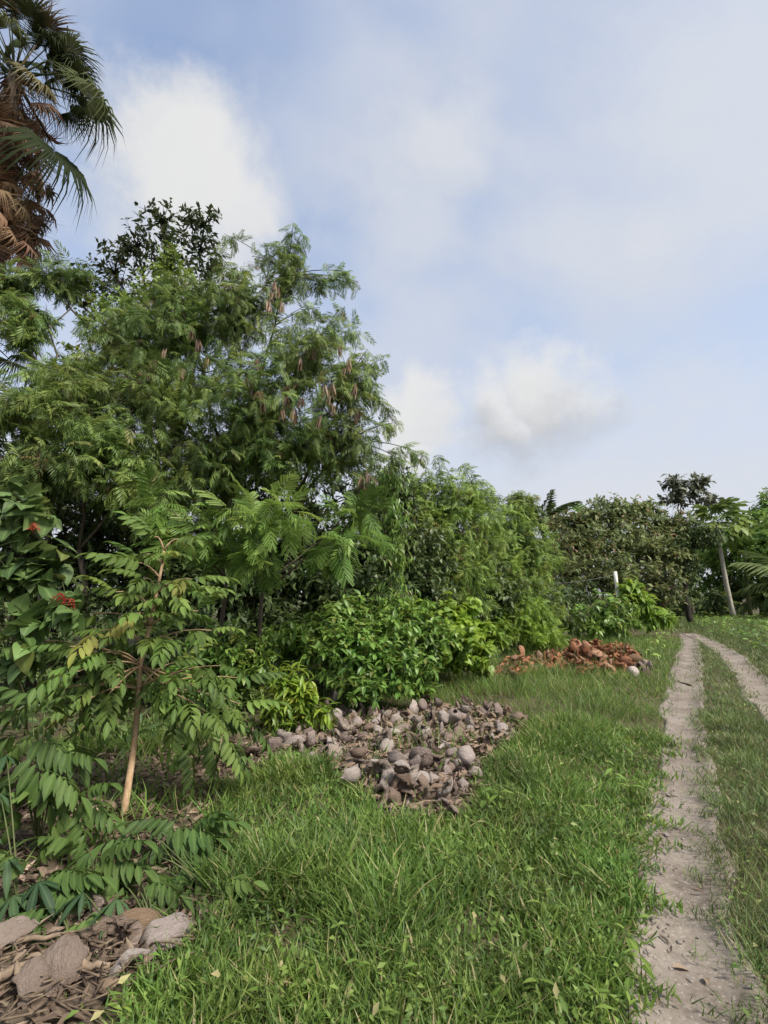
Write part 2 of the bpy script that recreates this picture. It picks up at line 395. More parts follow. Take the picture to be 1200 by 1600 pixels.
# ---- leaf templates: along +X, unit length, normal +Z
def merge(parts):
    V, T, Mi, n = [], [], [], 0
    for v, t, m in parts:
        V.append(v); T.append(t + n); Mi.append(m); n += len(v)
    return np.concatenate(V), np.concatenate(T), np.concatenate(Mi)
def xf(tpl, R, P, s=1.0): return tpl[0] @ np.asarray(R).T * s + np.asarray(P), tpl[1], tpl[2]
def leaf_lo(w=.4, fold=.12, droop=.1):
    V = np.array([[0, 0, 0], [.45, -w / 2, fold * w], [1, 0, -droop], [.45, w / 2, fold * w], [.5, 0, 0]])
    return V, np.array([[0, 1, 4], [1, 2, 4], [4, 2, 3], [0, 4, 3]]), np.array([1, 0, .6, 0, 1.])
def leaf_rh(w=.4, droop=.1):
    V = np.array([[0, 0, 0], [.42, -w / 2, .04], [1, 0, -droop], [.42, w / 2, .04]])
    return V, np.array([[0, 1, 2], [0, 2, 3]]), np.array([.5, 0, .3, 0])
def leaf_hi(ws, xs=None, back=None, fold=.22, droop=.25, wave=0.0, ph=0.0):
    n = len(ws); xs = np.linspace(0, 1, n) if xs is None else np.asarray(xs, float)
    back = np.zeros(n) if back is None else np.asarray(back, float)
    z = -droop * xs ** 2
    mid = np.stack([xs, 0 * xs, z], -1)
    ws = np.asarray(ws, float)
    wz = wave * np.sin(np.arange(n) * 2.1 + ph)
    l = np.stack([xs + back, ws / 2, z + fold * ws + wz], -1); r = np.stack([xs + back, -ws / 2, z + fold * ws - wz * .6], -1)
    V = np.concatenate([mid, l, r]); T = []
    for i in range(n - 1):
        for off, fl in ((n, 0), (2 * n, 1)):
            a, b, c, d = i, i + 1, off + i + 1, off + i
            tri = [(a, b, c), (a, c, d)]
            T += [t if not fl else t[::-1] for t in tri]
    return V, np.array(T), np.concatenate([np.ones(n), np.zeros(2 * n)])
OVAL = [0.03, .30, .40, .30, .01]
LANCE = [.02, .17, .22, .16, .01]
def rotz(a): c, s = math.cos(a), math.sin(a); return np.array([[c, -s, 0], [s, c, 0], [0, 0, 1.]])
def roty(a): c, s = math.cos(a), math.sin(a); return np.array([[c, 0, s], [0, 1, 0], [-s, 0, c]])
def rotx(a): c, s = math.cos(a), math.sin(a); return np.array([[1, 0, 0], [0, c, -s], [0, s, c]])
def strip(p0, p1, w):
    p0, p1 = np.asarray(p0, float), np.asarray(p1, float)
    d = p1 - p0; sd_ = np.array([0, 0, 1.]) if abs(d[2]) < .7 * np.linalg.norm(d) else np.array([0, 1., 0])
    s2 = np.cross(d, sd_); s2 = s2 / (np.linalg.norm(s2) + 1e-9) * w / 2; s3 = np.cross(s2, d); s3 = s3 / (np.linalg.norm(s3) + 1e-9) * w / 2
    V = np.array([p0 + s2, p0 - s2 * .5 + s3, p0 - s2 * .5 - s3, p1])
    return V, np.array([[0, 1, 3], [1, 2, 3], [2, 0, 3]]), np.full(4, .8)
def pinnate(np_=5, ll=.34, ws=OVAL, droop=.25, seed=0, hang=.35, rach=.012, shape=None):
    r = random.Random(seed); parts = []
    cur = lambda t: np.array([t * (1 - .1 * t), r.uniform(-.004, .004), -droop * t * t])
    last = cur(0)
    for k in range(1, 7):
        p = cur(k / 6); parts.append(strip(last, p + (p - last) * .3, rach * (1.3 - k / 8))); last = p
    for k in range(np_):
        t = .2 + .76 * k / np_
        for sdn in (1, -1):
            tt = min(t + (.04 if sdn > 0 else 0), .97)
            yaw = sdn * (math.radians(66 - 22 * t) + r.uniform(-.15, .15))
            R = rotz(yaw) @ roty(hang * r.uniform(.5, 1.5) + droop * t) @ rotx(r.uniform(-.25, .25))
            s = ll * (.75 + .35 * math.sin(math.pi * (t * .8 + .2))) * r.uniform(.85, 1.1)
            parts.append(xf(leaf_hi(ws, droop=r.uniform(.1, .35), fold=r.uniform(.1, .3)), R, cur(tt), s))
    parts.append(xf(leaf_hi(ws, droop=.3), roty(.3 + droop), cur(.97), ll * 1.05))
    return merge(parts)
def bipinnate(npair=6, pl=.42, w=.17, droop=.3, seed=0, hi=False):
    r = random.Random(seed); parts = []
    cur = lambda t: np.array([t * .9, 0, -droop * t * t])
    parts.append(strip(cur(0), cur(.5), .02)); parts.append(strip(cur(.5), cur(1), .014))
    for k in range(npair):
        t = .22 + .78 * k / (npair - 1)
        for sdn in (1, -1):
            yaw = sdn * math.radians(72 - 40 * t + r.uniform(-8, 8))
            R = rotz(yaw) @ roty(.25 + droop * t + r.uniform(-.15, .25))
            s = pl * (.75 + .3 * math.sin(math.pi * (.25 + .6 * t)))
            if hi:
                ps = [strip((0, 0, 0), (1, 0, -.12), .015)]
                nl = 11
                for q in range(nl):
                    u = .08 + .92 * q / nl
                    for s2 in (1, -1):
                        ps.append(xf(leaf_rh(.40, .05), rotz(s2 * math.radians(62)) @ rotx(-.25 * s2), (u, 0, -.12 * u * u), .21 * (1 - .35 * abs(u - .5))))
                tp = merge(ps)
            else:
                tp = leaf_lo(w, -.25, .18)
            parts.append(xf(tp, R, cur(t), s))
    return merge(parts)
def palmate(n=7, ws=(.03, .16, .24, .2, .02), seed=0, spread=300, droop=.35):
    r = random.Random(seed); parts = []
    for k in range(n):
        a = math.radians(-spread / 2 + spread * k / (n - 1))
        s = .75 + .25 * math.cos(a)
        parts.append(xf(leaf_hi(ws, droop=r.uniform(.2, .5), fold=.15), rotz(a) @ roty(droop * r.uniform(.7, 1.3)), (0, 0, 0), s * r.uniform(.9, 1.05)))
    return merge(parts)
def heart(seed=0):
    r = random.Random(seed)
    return leaf_hi([.34, .72, .84, .74, .50, .24, .01], [0, .08, .26, .45, .65, .84, 1.0], [-.16, -.14, -.06, 0, 0, 0, 0], fold=r.uniform(.02, .14), droop=r.uniform(.12, .4), wave=r.uniform(.0, .03), ph=r.uniform(0, 6))

# ------------------------------------------------------------------ terrain
_lat = {}
def vnoise(x, y, sc, seed):
    if seed not in _lat: _lat[seed] = np.random.default_rng(seed).random((128, 128))
    g = _lat[seed]; x = np.asarray(x, float) / sc + 500; y = np.asarray(y, float) / sc + 500
    xi = np.floor(x).astype(int); yi = np.floor(y).astype(int); fx = x - xi; fy = y - yi
    fx = fx * fx * (3 - 2 * fx); fy = fy * fy * (3 - 2 * fy)
    f = lambda a, b: g[a % 128, b % 128]
    return (f(xi, yi) * (1 - fx) + f(xi + 1, yi) * fx) * (1 - fy) + (f(xi, yi + 1) * (1 - fx) + f(xi + 1, yi + 1) * fx) * fy
# wheel tracks: (pixel y, left edge x, right edge x)
TL = [(1600, 990, 1160), (1500, 997, 1142), (1400, 1010, 1120), (1300, 1024, 1104), (1200, 1036, 1096), (1130, 1043, 1092), (1080, 1048, 1092), (1045, 1056, 1090), (1018, 1062, 1090), (1000, 1066, 1088), (990, 1066, 1084)]
TR = [(1108, 1182, 1250), (1075, 1162, 1212), (1050, 1146, 1190), (1030, 1130, 1168), (1014, 1110, 1142), (1002, 1092, 1120), (994, 1076, 1100), (988, 1062, 1080)]
def track_pts(tb, pre):
    c, w = [], []
    for py, a, b in tb:
        A, B = gnd(a, py), gnd(b, py)
        c.append((A + B)[:2] / 2); w.append(np.linalg.norm((B - A)[:2]) / 2)
    c, w = np.array(c), np.array(w)
    # continue the track towards and past the camera
    d0 = nrmz(c[0] - c[2])
    c = np.concatenate([[c[0] + d0 * s for s in pre], c]); w = np.concatenate([[w[0]] * len(pre), w])
    # resample
    s = np.concatenate([[0], np.cumsum(np.linalg.norm(np.diff(c, axis=0), axis=1))])
    ss = np.arange(0, s[-1], .12)
    cc = np.stack([np.interp(ss, s, c[:, 0]), np.interp(ss, s, c[:, 1])], -1)
    ww = np.interp(ss, s, w)
    k = np.ones(15) / 15
    sm = lambda a: np.convolve(np.pad(a, 7, mode='edge'), k, 'valid')
    return np.stack([sm(cc[:, 0]), sm(cc[:, 1])], -1), sm(ww)
trkL = track_pts(TL, (4, 2)); trkL = (trkL[0], trkL[1] * .93)
trkR = track_pts(TR, (9, 6, 3)); trkR = (trkR[0], trkR[1] * .72)
def tdist(x, y):
    """signed distance to the nearer track edge (negative inside)"""
    x = np.asarray(x, float); y = np.asarray(y, float); sh = x.shape; x = x.ravel(); y = y.ravel()
    best = np.full(len(x), 99.)
    for c, w in (trkL, trkR):
        c = c[::3]; w = w[::3]
        for i0 in range(0, len(x), 40000):
            sl = slice(i0, i0 + 40000)
            d = np.hypot(x[sl, None] - c[None, :, 0], y[sl, None] - c[None, :, 1]) - w[None]
            best[sl] = np.minimum(best[sl], d.min(1))
    return best.reshape(sh)
def gbase(x, y):
    x = np.asarray(x, float); y = np.asarray(y, float)
    z = (vnoise(x, y, 2.3, 1) - .5) * .07 + (vnoise(x, y, .7, 2) - .5) * .03
    return z
def gh(x, y):
    return float(gbase(np.array([x]), np.array([y]))[0])
# ground sheet: fine near the camera, reaching the horizon
ax = lambda lo, hi, st, far: np.concatenate([lo - np.cumsum(st * 1.22 ** np.arange(1, far))[::-1], np.arange(lo, hi, st), hi + np.cumsum(st * 1.22 ** np.arange(0, far))])
gx, gy = ax(-6, 12, .14, 45), ax(.5, 24, .14, 45)
GX, GY = np.meshgrid(gx, gy)
GZ = gbase(GX, GY)
dd = tdist(GX, GY)
GZ = GZ - .10 * np.clip((.04 - dd) / .16, 0, 1) - .016 * np.clip((.45 - dd) / .2, 0, 1)
nx, ny = len(gx), len(gy)
ii, jj = np.meshgrid(np.arange(ny - 1), np.arange(nx - 1), indexing='ij')
a = ii * nx + jj
T = np.concatenate([np.stack([a, a + 1, a + nx + 1], -1).reshape(-1, 3), np.stack([a, a + nx + 1, a + nx], -1).reshape(-1, 3)])
link('ground', mesh_from('ground', np.stack([GX, GY, GZ], -1).reshape(-1, 3), T, mats=['ground']), label='green and brown soil ground under the grass and bushes', kind='structure')
for (c, w), lab in ((trkL, 'pale dirt wheel track running close past the tall grass'), (trkR, 'pale dirt wheel track beyond the grassy median')):
    tg = nrmz(np.gradient(c, axis=0)); nr = np.stack([-tg[:, 1], tg[:, 0]], -1)
    K = 25; u = np.linspace(-1, 1, K)
    s = np.arange(len(c)) * .12
    wl = w + .09 + (vnoise(s, s * 0, .55, 5) - .5) * .13; wr = w + .09 + (vnoise(s, s * 0 + 9, .55, 6) - .5) * .13
    off = np.where(u[None] > 0, u[None] * wl[:, None], u[None] * wr[:, None])
    X = c[:, None, 0] + nr[:, None, 0] * off; Y_ = c[:, None, 1] + nr[:, None, 1] * off
    Z = gbase(X, Y_) + .004 - .040 * np.clip(1 - (u[None] / .82) ** 2, 0, 1) + (vnoise(X, Y_, .16, 8) - .5) * .014 + (vnoise(X, Y_, .06, 9) - .5) * .008 - .045 * np.clip((np.abs(u[None]) - .78) / .22, 0, 1) ** 2
    n = len(c); i, j = np.meshgrid(np.arange(n - 1), np.arange(K - 1), indexing='ij'); a = i * K + j
    T = np.concatenate([np.stack([a, a + K + 1, a + 1], -1).reshape(-1, 3), np.stack([a, a + K, a + K + 1], -1).reshape(-1, 3)])
    link('path', mesh_from('path', np.stack([X, Y_, Z], -1).reshape(-1, 3), T, mats=['dirt']), label=lab, kind='structure')
def inpoly(px, py, poly):
    ins = np.zeros(len(px), bool); n = len(poly)
    for i in range(n):
        x1, y1 = poly[i]; x2, y2 = poly[(i + 1) % n]
        c = ((y1 > py) != (y2 > py)) & (px < (x2 - x1) * (py - y1) / (y2 - y1 + 1e-9) + x1)
        ins ^= c
    return ins
LITTER = [tuple(gnd(*p)[:2]) for p in [(-400, 1190), (130, 1180), (330, 1170), (430, 1120), (500, 1120), (470, 1170), (420, 1190), (350, 1225), (340, 1320), (390, 1400), (285, 1500), (120, 1610), (60, 1750), (-400, 1750)]]
HEDGE = [tuple(gnd(*p)[:2]) for p in [(-900, 1150), (330, 1175), (430, 1125), (560, 1095), (700, 1075), (760, 1040), (860, 1004), (900, 999), (1035, 985), (1052, 972), (1060, 962)]] + [(10, 90), (-90, 90), (-90, 6)]
HEAP = [tuple(gnd(*p)[:2]) for p in [(450, 1165), (490, 1110), (620, 1110), (700, 1105), (790, 1110), (822, 1135), (800, 1165), (755, 1195), (752, 1240), (715, 1285), (600, 1285), (550, 1245), (520, 1205), (455, 1195)]]
RED = [tuple(gnd(*p)[:2]) for p in [(760, 1060), (790, 1030), (870, 1018), (900, 1008), (985, 1008), (1012, 1040), (990, 1055), (900, 1058), (850, 1045), (810, 1062)]]

# litter soil patch on the left (a sheet just above the ground)
lx = np.arange(-7, 1, .1); ly = np.arange(.8, 7.6, .1)
LX, LY = np.meshgrid(lx, ly)
jit = (vnoise(LX, LY, .5, 20) - .5) * .5
inside = inpoly((LX + jit).ravel(), (LY + jit).ravel(), LITTER).reshape(LX.shape)
inside |= inpoly((LX + jit * .4).ravel(), (LY + jit * .4).ravel(), HEAP).reshape(LX.shape)
LZ = gbase(LX, LY) + .002 + .012
idx = np.arange(LX.size).reshape(LX.shape)
q = inside[:-1, :-1] & inside[1:, :-1] & inside[:-1, 1:] & inside[1:, 1:]
a = idx[:-1, :-1][q]; nxl = LX.shape[1]
T = np.concatenate([np.stack([a, a + 1, a + nxl + 1], -1), np.stack([a, a + nxl + 1, a + nxl], -1)])
used, inv = np.unique(T, return_inverse=True)
link('bare_soil', mesh_from('bare_soil', np.stack([LX, LY, LZ], -1).reshape(-1, 3)[used], inv.reshape(-1, 3), mats=['soil']), label='bare brown soil under dry litter and husks', kind='structure')

# ------------------------------------------------------------------ plant builders
def curve(p0, p1, bend, n=6, jit=0.0):
    p0, p1 = np.asarray(p0, float), np.asarray(p1, float)
    t = np.linspace(0, 1, n)[:, None]
    c = (p0 + p1) / 2 + np.asarray(bend)
    P = (1 - t) ** 2 * p0 + 2 * t * (1 - t) * c + t * t * p1
    if jit: P[1:-1] += rng.normal(0, jit, (n - 2, 3))
    return P
def lobe3(l):
    px, py, Y, rx, ry = l[:5]
    c = at(px, py, Y); s = depth(px, py, Y) / F
    r = np.array([rx * s, (l[5] if len(l) > 5 else .8 * (rx + ry) / 2 * s), ry * s])
    return c, r
def sample_lobe(c, r, n, lo=.35, hi=1.08, front=.0):
    d = nrmz(rng.normal(0, 1, (n, 3)))
    if front:                                   # a crown carries more leaf on its open, sunlit side
        fl = (d[:, 1] > 0) & (rng.random(n) < front); d[fl, 1] *= -1
    rad = lo + (hi - lo) * rng.random(n) ** .7
    return c + d * r * rad[:, None], d
def plant(name, label, cat, bases, lobes, n_spray, per, size, tpl, mat, bark='bark', droop=.3, trunk_r=.08, spray_len=.4,
          group=None, lo=.35, hi=1.08, front=.3, fork=.45, seg=7, limb_r=.45, upw=.15, spread=1.0, crown_name='crown', parts=0, part_meshes=None,
          part_name='leaf', zmin=.05, roll=.35, part_size=1.0, up_tips=None):
    """bases: list of ground points of the stems; lobes: pixel lobes (px,py,Y,rx,ry[,ry_depth]); a thing with trunk + crown"""
    bases = [np.array([b[0], b[1], gh(b[0], b[1]) - .03]) for b in bases]
    root = link(name, None, loc=bases[0], label=label, cat=cat, group=group)
    org = bases[0]
    B = Batch()
    L3 = [lobe3(l) for l in lobes]
    cc = np.mean([c for c, r in L3], axis=0)
    stems = []
    for b in bases:
        near = min(L3, key=lambda q: np.linalg.norm(q[0][:2] - b[:2]) + .3 * abs(q[0][2] - cc[2]))[0]
        top = near * .6 + cc * .4
        top = b + (top - b) * (fork if len(L3) > 1 else .8)
        P = curve(b, top, rng.normal(0, .12, 3) * (1, 1, 0), 7, trunk_r * .25)
        B.tube(P, np.linspace(trunk_r, trunk_r * .62, 7), seg); stems.append(P)
    limbs = []
    for c, r in L3:
        P0 = min(stems, key=lambda s: np.linalg.norm(s[-1] - c))
        st = P0[-1] if np.linalg.norm(P0[-1] - c) < np.linalg.norm(P0[4] - c) * 1.4 else P0[4]
        P = curve(st, c, (0, 0, np.linalg.norm(c - st) * .12), 8, np.linalg.norm(c - st) * .02)
        B.tube(P, np.linspace(trunk_r * .58, trunk_r * .2, 8) * limb_r * 1.6, 5); limbs.append(P)
    allp = np.concatenate(limbs)
    vol = np.array([(r[0] * r[2]) for c, r in L3]); wts = vol / vol.sum()
    LP, LD, LS = [], [], []
    for (c, r), wt in zip(L3, wts):
        n = max(2, int(round(n_spray * wt)))
        P, d = sample_lobe(c, r, n, lo, hi, front)
        P[:, 2] = np.maximum(P[:, 2], zmin + rng.random(n) * .15)
        for p, di in zip(P, d):
            dv = p - c
            q = allp[np.argmin(np.linalg.norm(allp - p, axis=1) + .5 * np.maximum(0, allp[:, 2] - p[2]))]
            tw = curve(q, p, (0, 0, .1 * np.linalg.norm(p - q)), 4)
            B.tube(tw, np.linspace(max(.004, trunk_r * .09), .0025, 4), 3)
            tang = nrmz(tw[-1] - tw[-2]); out_ = nrmz(di * .7 + tang * .5 + np.array([0, 0, upw]))
            t = rng.random(per)
            LP.append(p - out_ * spray_len * t[:, None] * .9 + rng.normal(0, .05 * spray_len, (per, 3)))
            a_ = rng.random(per) * 6.283
            s1 = nrmz(np.cross(out_, [0.3, .2, 1])); s2 = np.cross(out_, s1)
            rd = np.cos(a_)[:, None] * s1 + np.sin(a_)[:, None] * s2
            LD.append(out_ * .55 + rd * spread + np.array([0, 0, -droop]) + rng.normal(0, .15, (per, 3)))
            LS.append(size * (.65 + .55 * rng.random(per)))
    if up_tips:
        for (px, py, Y, ln) in up_tips:        # single shoots standing out of the crown
            p = at(px, py, Y); q = allp[np.argmin(np.linalg.norm(allp - p, axis=1))]
            tw = curve(q, p, (0, 0, .15), 6); B.tube(tw, np.linspace(.014, .004, 6), 4)
            k = 20; t = rng.random(k)
            ax_ = nrmz(tw[-1] - tw[-2])
            LP.append(p - ax_ * ln * t[:, None]); a_ = rng.random(k) * 6.283
            s1 = nrmz(np.cross(ax_, [0.3, .2, 1])); s2 = np.cross(ax_, s1)
            LD.append(ax_ * .3 + (np.cos(a_)[:, None] * s1 + np.sin(a_)[:, None] * s2) + np.array([0, 0, -droop])); LS.append(size * (.6 + .5 * rng.random(k)))
    link('trunk', B.mesh('trunk', [bark], org), root)
    P, D, S = np.concatenate(LP), np.concatenate(LD), np.concatenate(LS)
    R = frames(D, roll=roll); n = len(P)
    keep = np.ones(n, bool)
    if parts:
        dist = np.linalg.norm(P - np.array([0, 0, HEYE]), axis=1) / S
        order = np.argsort(dist + rng.random(n) * dist.std() * .8)[:parts]; keep[order] = False
        for i in order:
            o = link(part_name, part_meshes[int(rng.integers(len(part_meshes)))], root)
            setmat(o, R[i], P[i] - org, S[i] * part_size)
    tpls = tpl if isinstance(tpl, list) else [tpl]
    wh = rng.integers(len(tpls), size=n); C = Batch(); rnd = rng.random(n)
    for k, tp in enumerate(tpls):
        s_ = keep & (wh == k)
        C.inst(tp, P[s_], R[s_], S[s_], rnd[s_])
    link(crown_name, C.mesh(crown_name, [mat], org, True), root, kind='stuff')
    return root, allp, org
def leafmesh(tpl, mat, name='leaf'):
    return mesh_from(name, tpl[0], tpl[1], mid=tpl[2], mats=[mat])

BIP = [bipinnate(8, .40, .17, .3 + .06 * s, s) for s in range(4)]
BIPL = [bipinnate(5, .45, .26, .35, s + 9) for s in range(3)]
SIM = [leaf_lo(.42), leaf_lo(.5, .2, .2), leaf_lo(.38, .05, .3)]
RHO = [leaf_rh(.5), leaf_rh(.42, .25)]
NAR = [leaf_lo(.2, .1, .25), leaf_lo(.24, .15, .1)]

# ------------------------------------------------------------------ trees on the left
def gpt(px, py): return gnd(px, py)[:2]
# tall feathery tree with brown pods
ft, ft_limbs, ft_org = plant('feathery_tree', 'tall feathery-leaved tree hung with brown seed pods above the husk heap', 'tree',
    [at(400, 930, 9.2)[:2], at(455, 930, 9.6)[:2], at(340, 930, 9.5)[:2]],
    [(450, 430, 9.0, 34, 46), (375, 480, 9.0, 76, 54), (300, 520, 9.3, 120, 80), (480, 560, 8.8, 84, 74), (545, 600, 8.8, 46, 56),
     (400, 630, 8.6, 140, 80), (545, 690, 8.8, 66, 60), (240, 620, 9.0, 130, 90), (470, 690, 8.9, 100, 70), (330, 720, 8.8, 110, 70), (200, 520, 9.4, 70, 50)],
    1080, 6, .285, BIP, 'feather', trunk_r=.085, droop=.45, spray_len=.5, fork=.5, front=.4, hi=1.25, lo=.2,
    up_tips=[(458, 350, 9.0, .5), (548, 425, 9.0, .55), (335, 390, 9.2, .5), (505, 440, 9, .4), (395, 400, 9.1, .4), (600, 560, 8.9, .4), (620, 660, 8.9, .4), (628, 720, 8.9, .4), (440, 375, 9.0, .5), (475, 395, 9, .4), (525, 455, 9, .5), (560, 510, 8.9, .4), (590, 610, 8.9, .4), (370, 415, 9.1, .4), (300, 430, 9.2, .4), (650, 705, 9, .4), (470, 365, 9, .6), (560, 440, 9, .5), (535, 480, 8.9, .6), (415, 395, 9, .5), (500, 480, 8.8, .6), (605, 640, 8.8, .5), (575, 545, 8.8, .5), (350, 365, 9.3, .4)])
# pods, each bunch its own part
def pods(seed):
    r = random.Random(seed); B = Batch()
    for k in range(9):
        a_ = r.uniform(0, 6.28); tilt = r.uniform(.05, .35); ln = r.uniform(.15, .23)
        tp = leaf_hi([.004, .018 / ln, .021 / ln, .018 / ln, .004], droop=r.uniform(-.08, .08), fold=.05)
        X = np.array([[math.cos(a_) * tilt, math.sin(a_) * tilt, -1]])
        B.inst(tp, np.array([[r.uniform(-.03, .03), r.uniform(-.03, .03), r.uniform(-.04, .02)]]), frames(X, up=[[math.sin(a_ + 1), math.cos(a_ * 2), .1]]), np.array([ln]), np.array([r.random()]))
    return B.mesh('seed_pods', ['pod'])
podm = [pods(s) for s in range(4)]
for k, (px, py, Y) in enumerate([(425, 455, 8.3), (440, 470, 8.3), (405, 610, 8.0), (395, 600, 8.0), (520, 600, 8.1), (515, 615, 8.0), (450, 620, 8.0), (460, 640, 8.0), (450, 600, 8.0),
                                 (500, 650, 8.0), (540, 575, 8.2), (545, 560, 8.2), (300, 510, 8.3), (258, 545, 8.2), (325, 560, 8.2), (385, 590, 8.1), (490, 545, 8.2), (565, 745, 8.2), (572, 760, 8.2),
                                 (535, 485, 8.8), (430, 440, 8.3), (470, 560, 8.1), (560, 640, 8.2), (240, 560, 8.3), (420, 470, 8.2), (435, 450, 8.2), (470, 620, 8.0), (505, 600, 8.0), (520, 630, 8.0), (410, 625, 7.9), (440, 640, 7.9), (310, 530, 8.1), (555, 600, 8.1), (530, 540, 8.2), (400, 560, 8.0), (575, 735, 8.1)]):
    o = link('seed_pods', podm[k % 4], ft); p = at(px, py, Y) - ft_org
    o.location = p; o.rotation_euler = (0, 0, k * 1.7); s = 1.0 + .35 * ((k * 7) % 5) / 5; o.scale = (s, s, s)
# low bright overhanging branch: its fern-like leaves are picked apart singly
bip_hi = [leafmesh(bipinnate(6, .44, .2, .3, 40 + s, True), 'feather_bright') for s in range(4)]
plant('feathery_tree', 'young feathery tree spreading bright fern-like leaves over the bushes', 'tree', [at(330, 960, 7.9)[:2], at(420, 960, 8.1)[:2]],
      [(250, 790, 7.2, 60, 30), (330, 830, 7.1, 90, 40), (440, 805, 7.0, 100, 45), (530, 850, 7.1, 60, 42), (400, 870, 7.1, 60, 25), (560, 800, 7.6, 60, 40)],
      64, 4, .40, BIP, 'feather_bright', trunk_r=.045, droop=.35, spray_len=.4, parts=110, part_meshes=bip_hi, lo=.3, hi=1.05, fork=.72, front=.7, upw=.0)
# left feathery tree
plant('feathery_tree', 'feathery tree with pale hanging sprays below the shaggy fan palm', 'tree', [at(60, 950, 8.2)[:2], at(150, 950, 8.6)[:2]],
      [(50, 640, 8.0, 90, 80), (150, 700, 8.2, 110, 70), (60, 740, 7.8, 90, 60), (130, 600, 8.6, 80, 60), (40, 500, 8.6, 50, 50), (90, 430, 9.2, 60, 34), (20, 440, 9.2, 40, 40), (230, 760, 8.2, 90, 50), (-90, 650, 8.2, 90, 120)],
      760, 6, .30, BIP, 'feather', trunk_r=.075, droop=.5, spray_len=.45, front=.3)
# yellow-green tree half hidden behind
plant('tree', 'yellow-green bushy tree between the dark tree and the feathery tree', 'tree', [at(250, 940, 10.6)[:2]],
      [(265, 420, 10.8, 42, 45), (250, 470, 10.6, 70, 40), (300, 480, 10.6, 60, 40), (180, 500, 10.6, 70, 45), (200, 570, 10.5, 110, 60), (15, 370, 10.5, 30, 32)],
      420, 10, .15, SIM, 'hedge', trunk_r=.1, droop=.3, spray_len=.35)
plant('tree', 'dark sparse-leaved tree standing highest behind the feathery trees', 'tree', [at(270, 930, 13)[:2]],
      [(255, 345, 13, 50, 36), (320, 350, 13, 40, 38), (215, 385, 13, 60, 36), (270, 400, 13, 70, 40), (180, 430, 12.8, 50, 40), (120, 450, 12.6, 50, 30), (330, 420, 13, 40, 30), (240, 470, 12.8, 110, 40)],
      330, 9, .20, SIM, 'darkleaf', 'bark_dark', trunk_r=.17, droop=.2, spray_len=.4, hi=1.2, lo=.2)
# dark interior trees closing the thicket
for (pxs, lab, lobs) in [
    (120, 'dark green thicket tree behind the scarlet-flowered shrub', [(60, 780, 9.6, 150, 110), (160, 870, 9.4, 130, 80), (-120, 760, 9.6, 150, 140), (-20, 900, 9.2, 140, 80), (200, 780, 9.8, 100, 90)]),
    (360, 'dark green thicket tree in the shade under the pod-hung tree', [(330, 800, 10.4, 130, 90), (430, 760, 10.4, 110, 70), (330, 900, 10.0, 140, 70), (480, 860, 10.2, 110, 80), (540, 780, 10.6, 90, 70), (230, 880, 10.0, 120, 80), (380, 690, 10.8, 120, 50)]),
    (590, 'dark green thicket tree behind the drooping narrow-leaved tree', [(560, 880, 11, 90, 70), (640, 880, 11.4, 80, 70), (600, 780, 11.6, 60, 60)])]:
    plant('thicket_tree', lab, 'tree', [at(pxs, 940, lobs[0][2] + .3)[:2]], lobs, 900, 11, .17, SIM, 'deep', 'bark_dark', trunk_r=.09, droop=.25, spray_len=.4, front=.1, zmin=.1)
# dark understorey closing the foot of the thicket and the land behind it
for (bx, bY, lab, lobs) in [
    (60, 8.8, 'dark low thicket bush at the back of the scarlet-flowered shrub', [(0, 930, 8.4, 110, 70), (110, 930, 8.6, 110, 70), (-120, 930, 8.4, 120, 80), (60, 860, 9.0, 120, 60), (0, 1035, 7.8, 110, 60), (100, 1035, 7.8, 110, 60), (-110, 1035, 7.6, 110, 60)]),
    (280, 8.8, 'dark low thicket bush in the deep shade behind the sapling', [(220, 930, 8.8, 90, 70), (310, 920, 8.8, 90, 70), (270, 860, 9.4, 110, 50), (300, 990, 8.4, 90, 40), (200, 1040, 7.8, 90, 55), (290, 1050, 7.8, 80, 50)]),
    (450, 9.4, 'dark low thicket bush in the shade below the bright fern-like leaves', [(410, 920, 9.2, 90, 60), (500, 915, 9.4, 80, 60), (450, 860, 9.8, 100, 50), (430, 970, 8.9, 80, 30)]),
    (610, 10.4, 'dark low thicket bush at the foot of the drooping tree', [(580, 930, 10.2, 70, 50), (650, 930, 10.6, 70, 50), (620, 860, 11, 60, 50)]),
    (720, 13.6, 'dark low thicket bush below the light green feathery hedge tree', [(700, 940, 13.4, 70, 40), (770, 935, 14.4, 60, 40), (730, 880, 14.2, 60, 50)])]:
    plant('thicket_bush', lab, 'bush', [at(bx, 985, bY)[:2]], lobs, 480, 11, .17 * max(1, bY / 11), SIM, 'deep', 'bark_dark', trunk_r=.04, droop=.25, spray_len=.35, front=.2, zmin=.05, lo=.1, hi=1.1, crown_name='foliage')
for (bx, bY, lab, lobs) in [
    (-420, 15, 'dark backdrop tree far behind the fan palm', [(-450, 800, 15, 180, 150), (-300, 880, 15, 160, 100), (-600, 860, 15, 160, 120)]),
    (-50, 16, 'dark backdrop tree behind the left feathery tree', [(-80, 780, 16, 150, 110), (60, 860, 16, 150, 90), (-60, 900, 15, 160, 60), (120, 780, 16, 100, 70)]),
    (260, 17, 'dark backdrop tree behind the pod-hung tree', [(230, 820, 17, 130, 90), (340, 870, 17, 130, 80), (300, 910, 16, 140, 40), (400, 800, 17, 90, 70)]),
    (560, 18, 'dark backdrop tree behind the thicket corner', [(500, 860, 18, 100, 70), (600, 870, 18, 100, 70), (560, 910, 18, 120, 40), (680, 890, 19, 80, 50)])]:
    plant('backdrop_tree', lab, 'tree', [at(bx, 960, bY)[:2]], lobs, 420, 10, .30, SIM, 'darkleaf', 'bark_dark', trunk_r=.14, droop=.25, spray_len=.6, front=.2, zmin=.1, lo=.1)
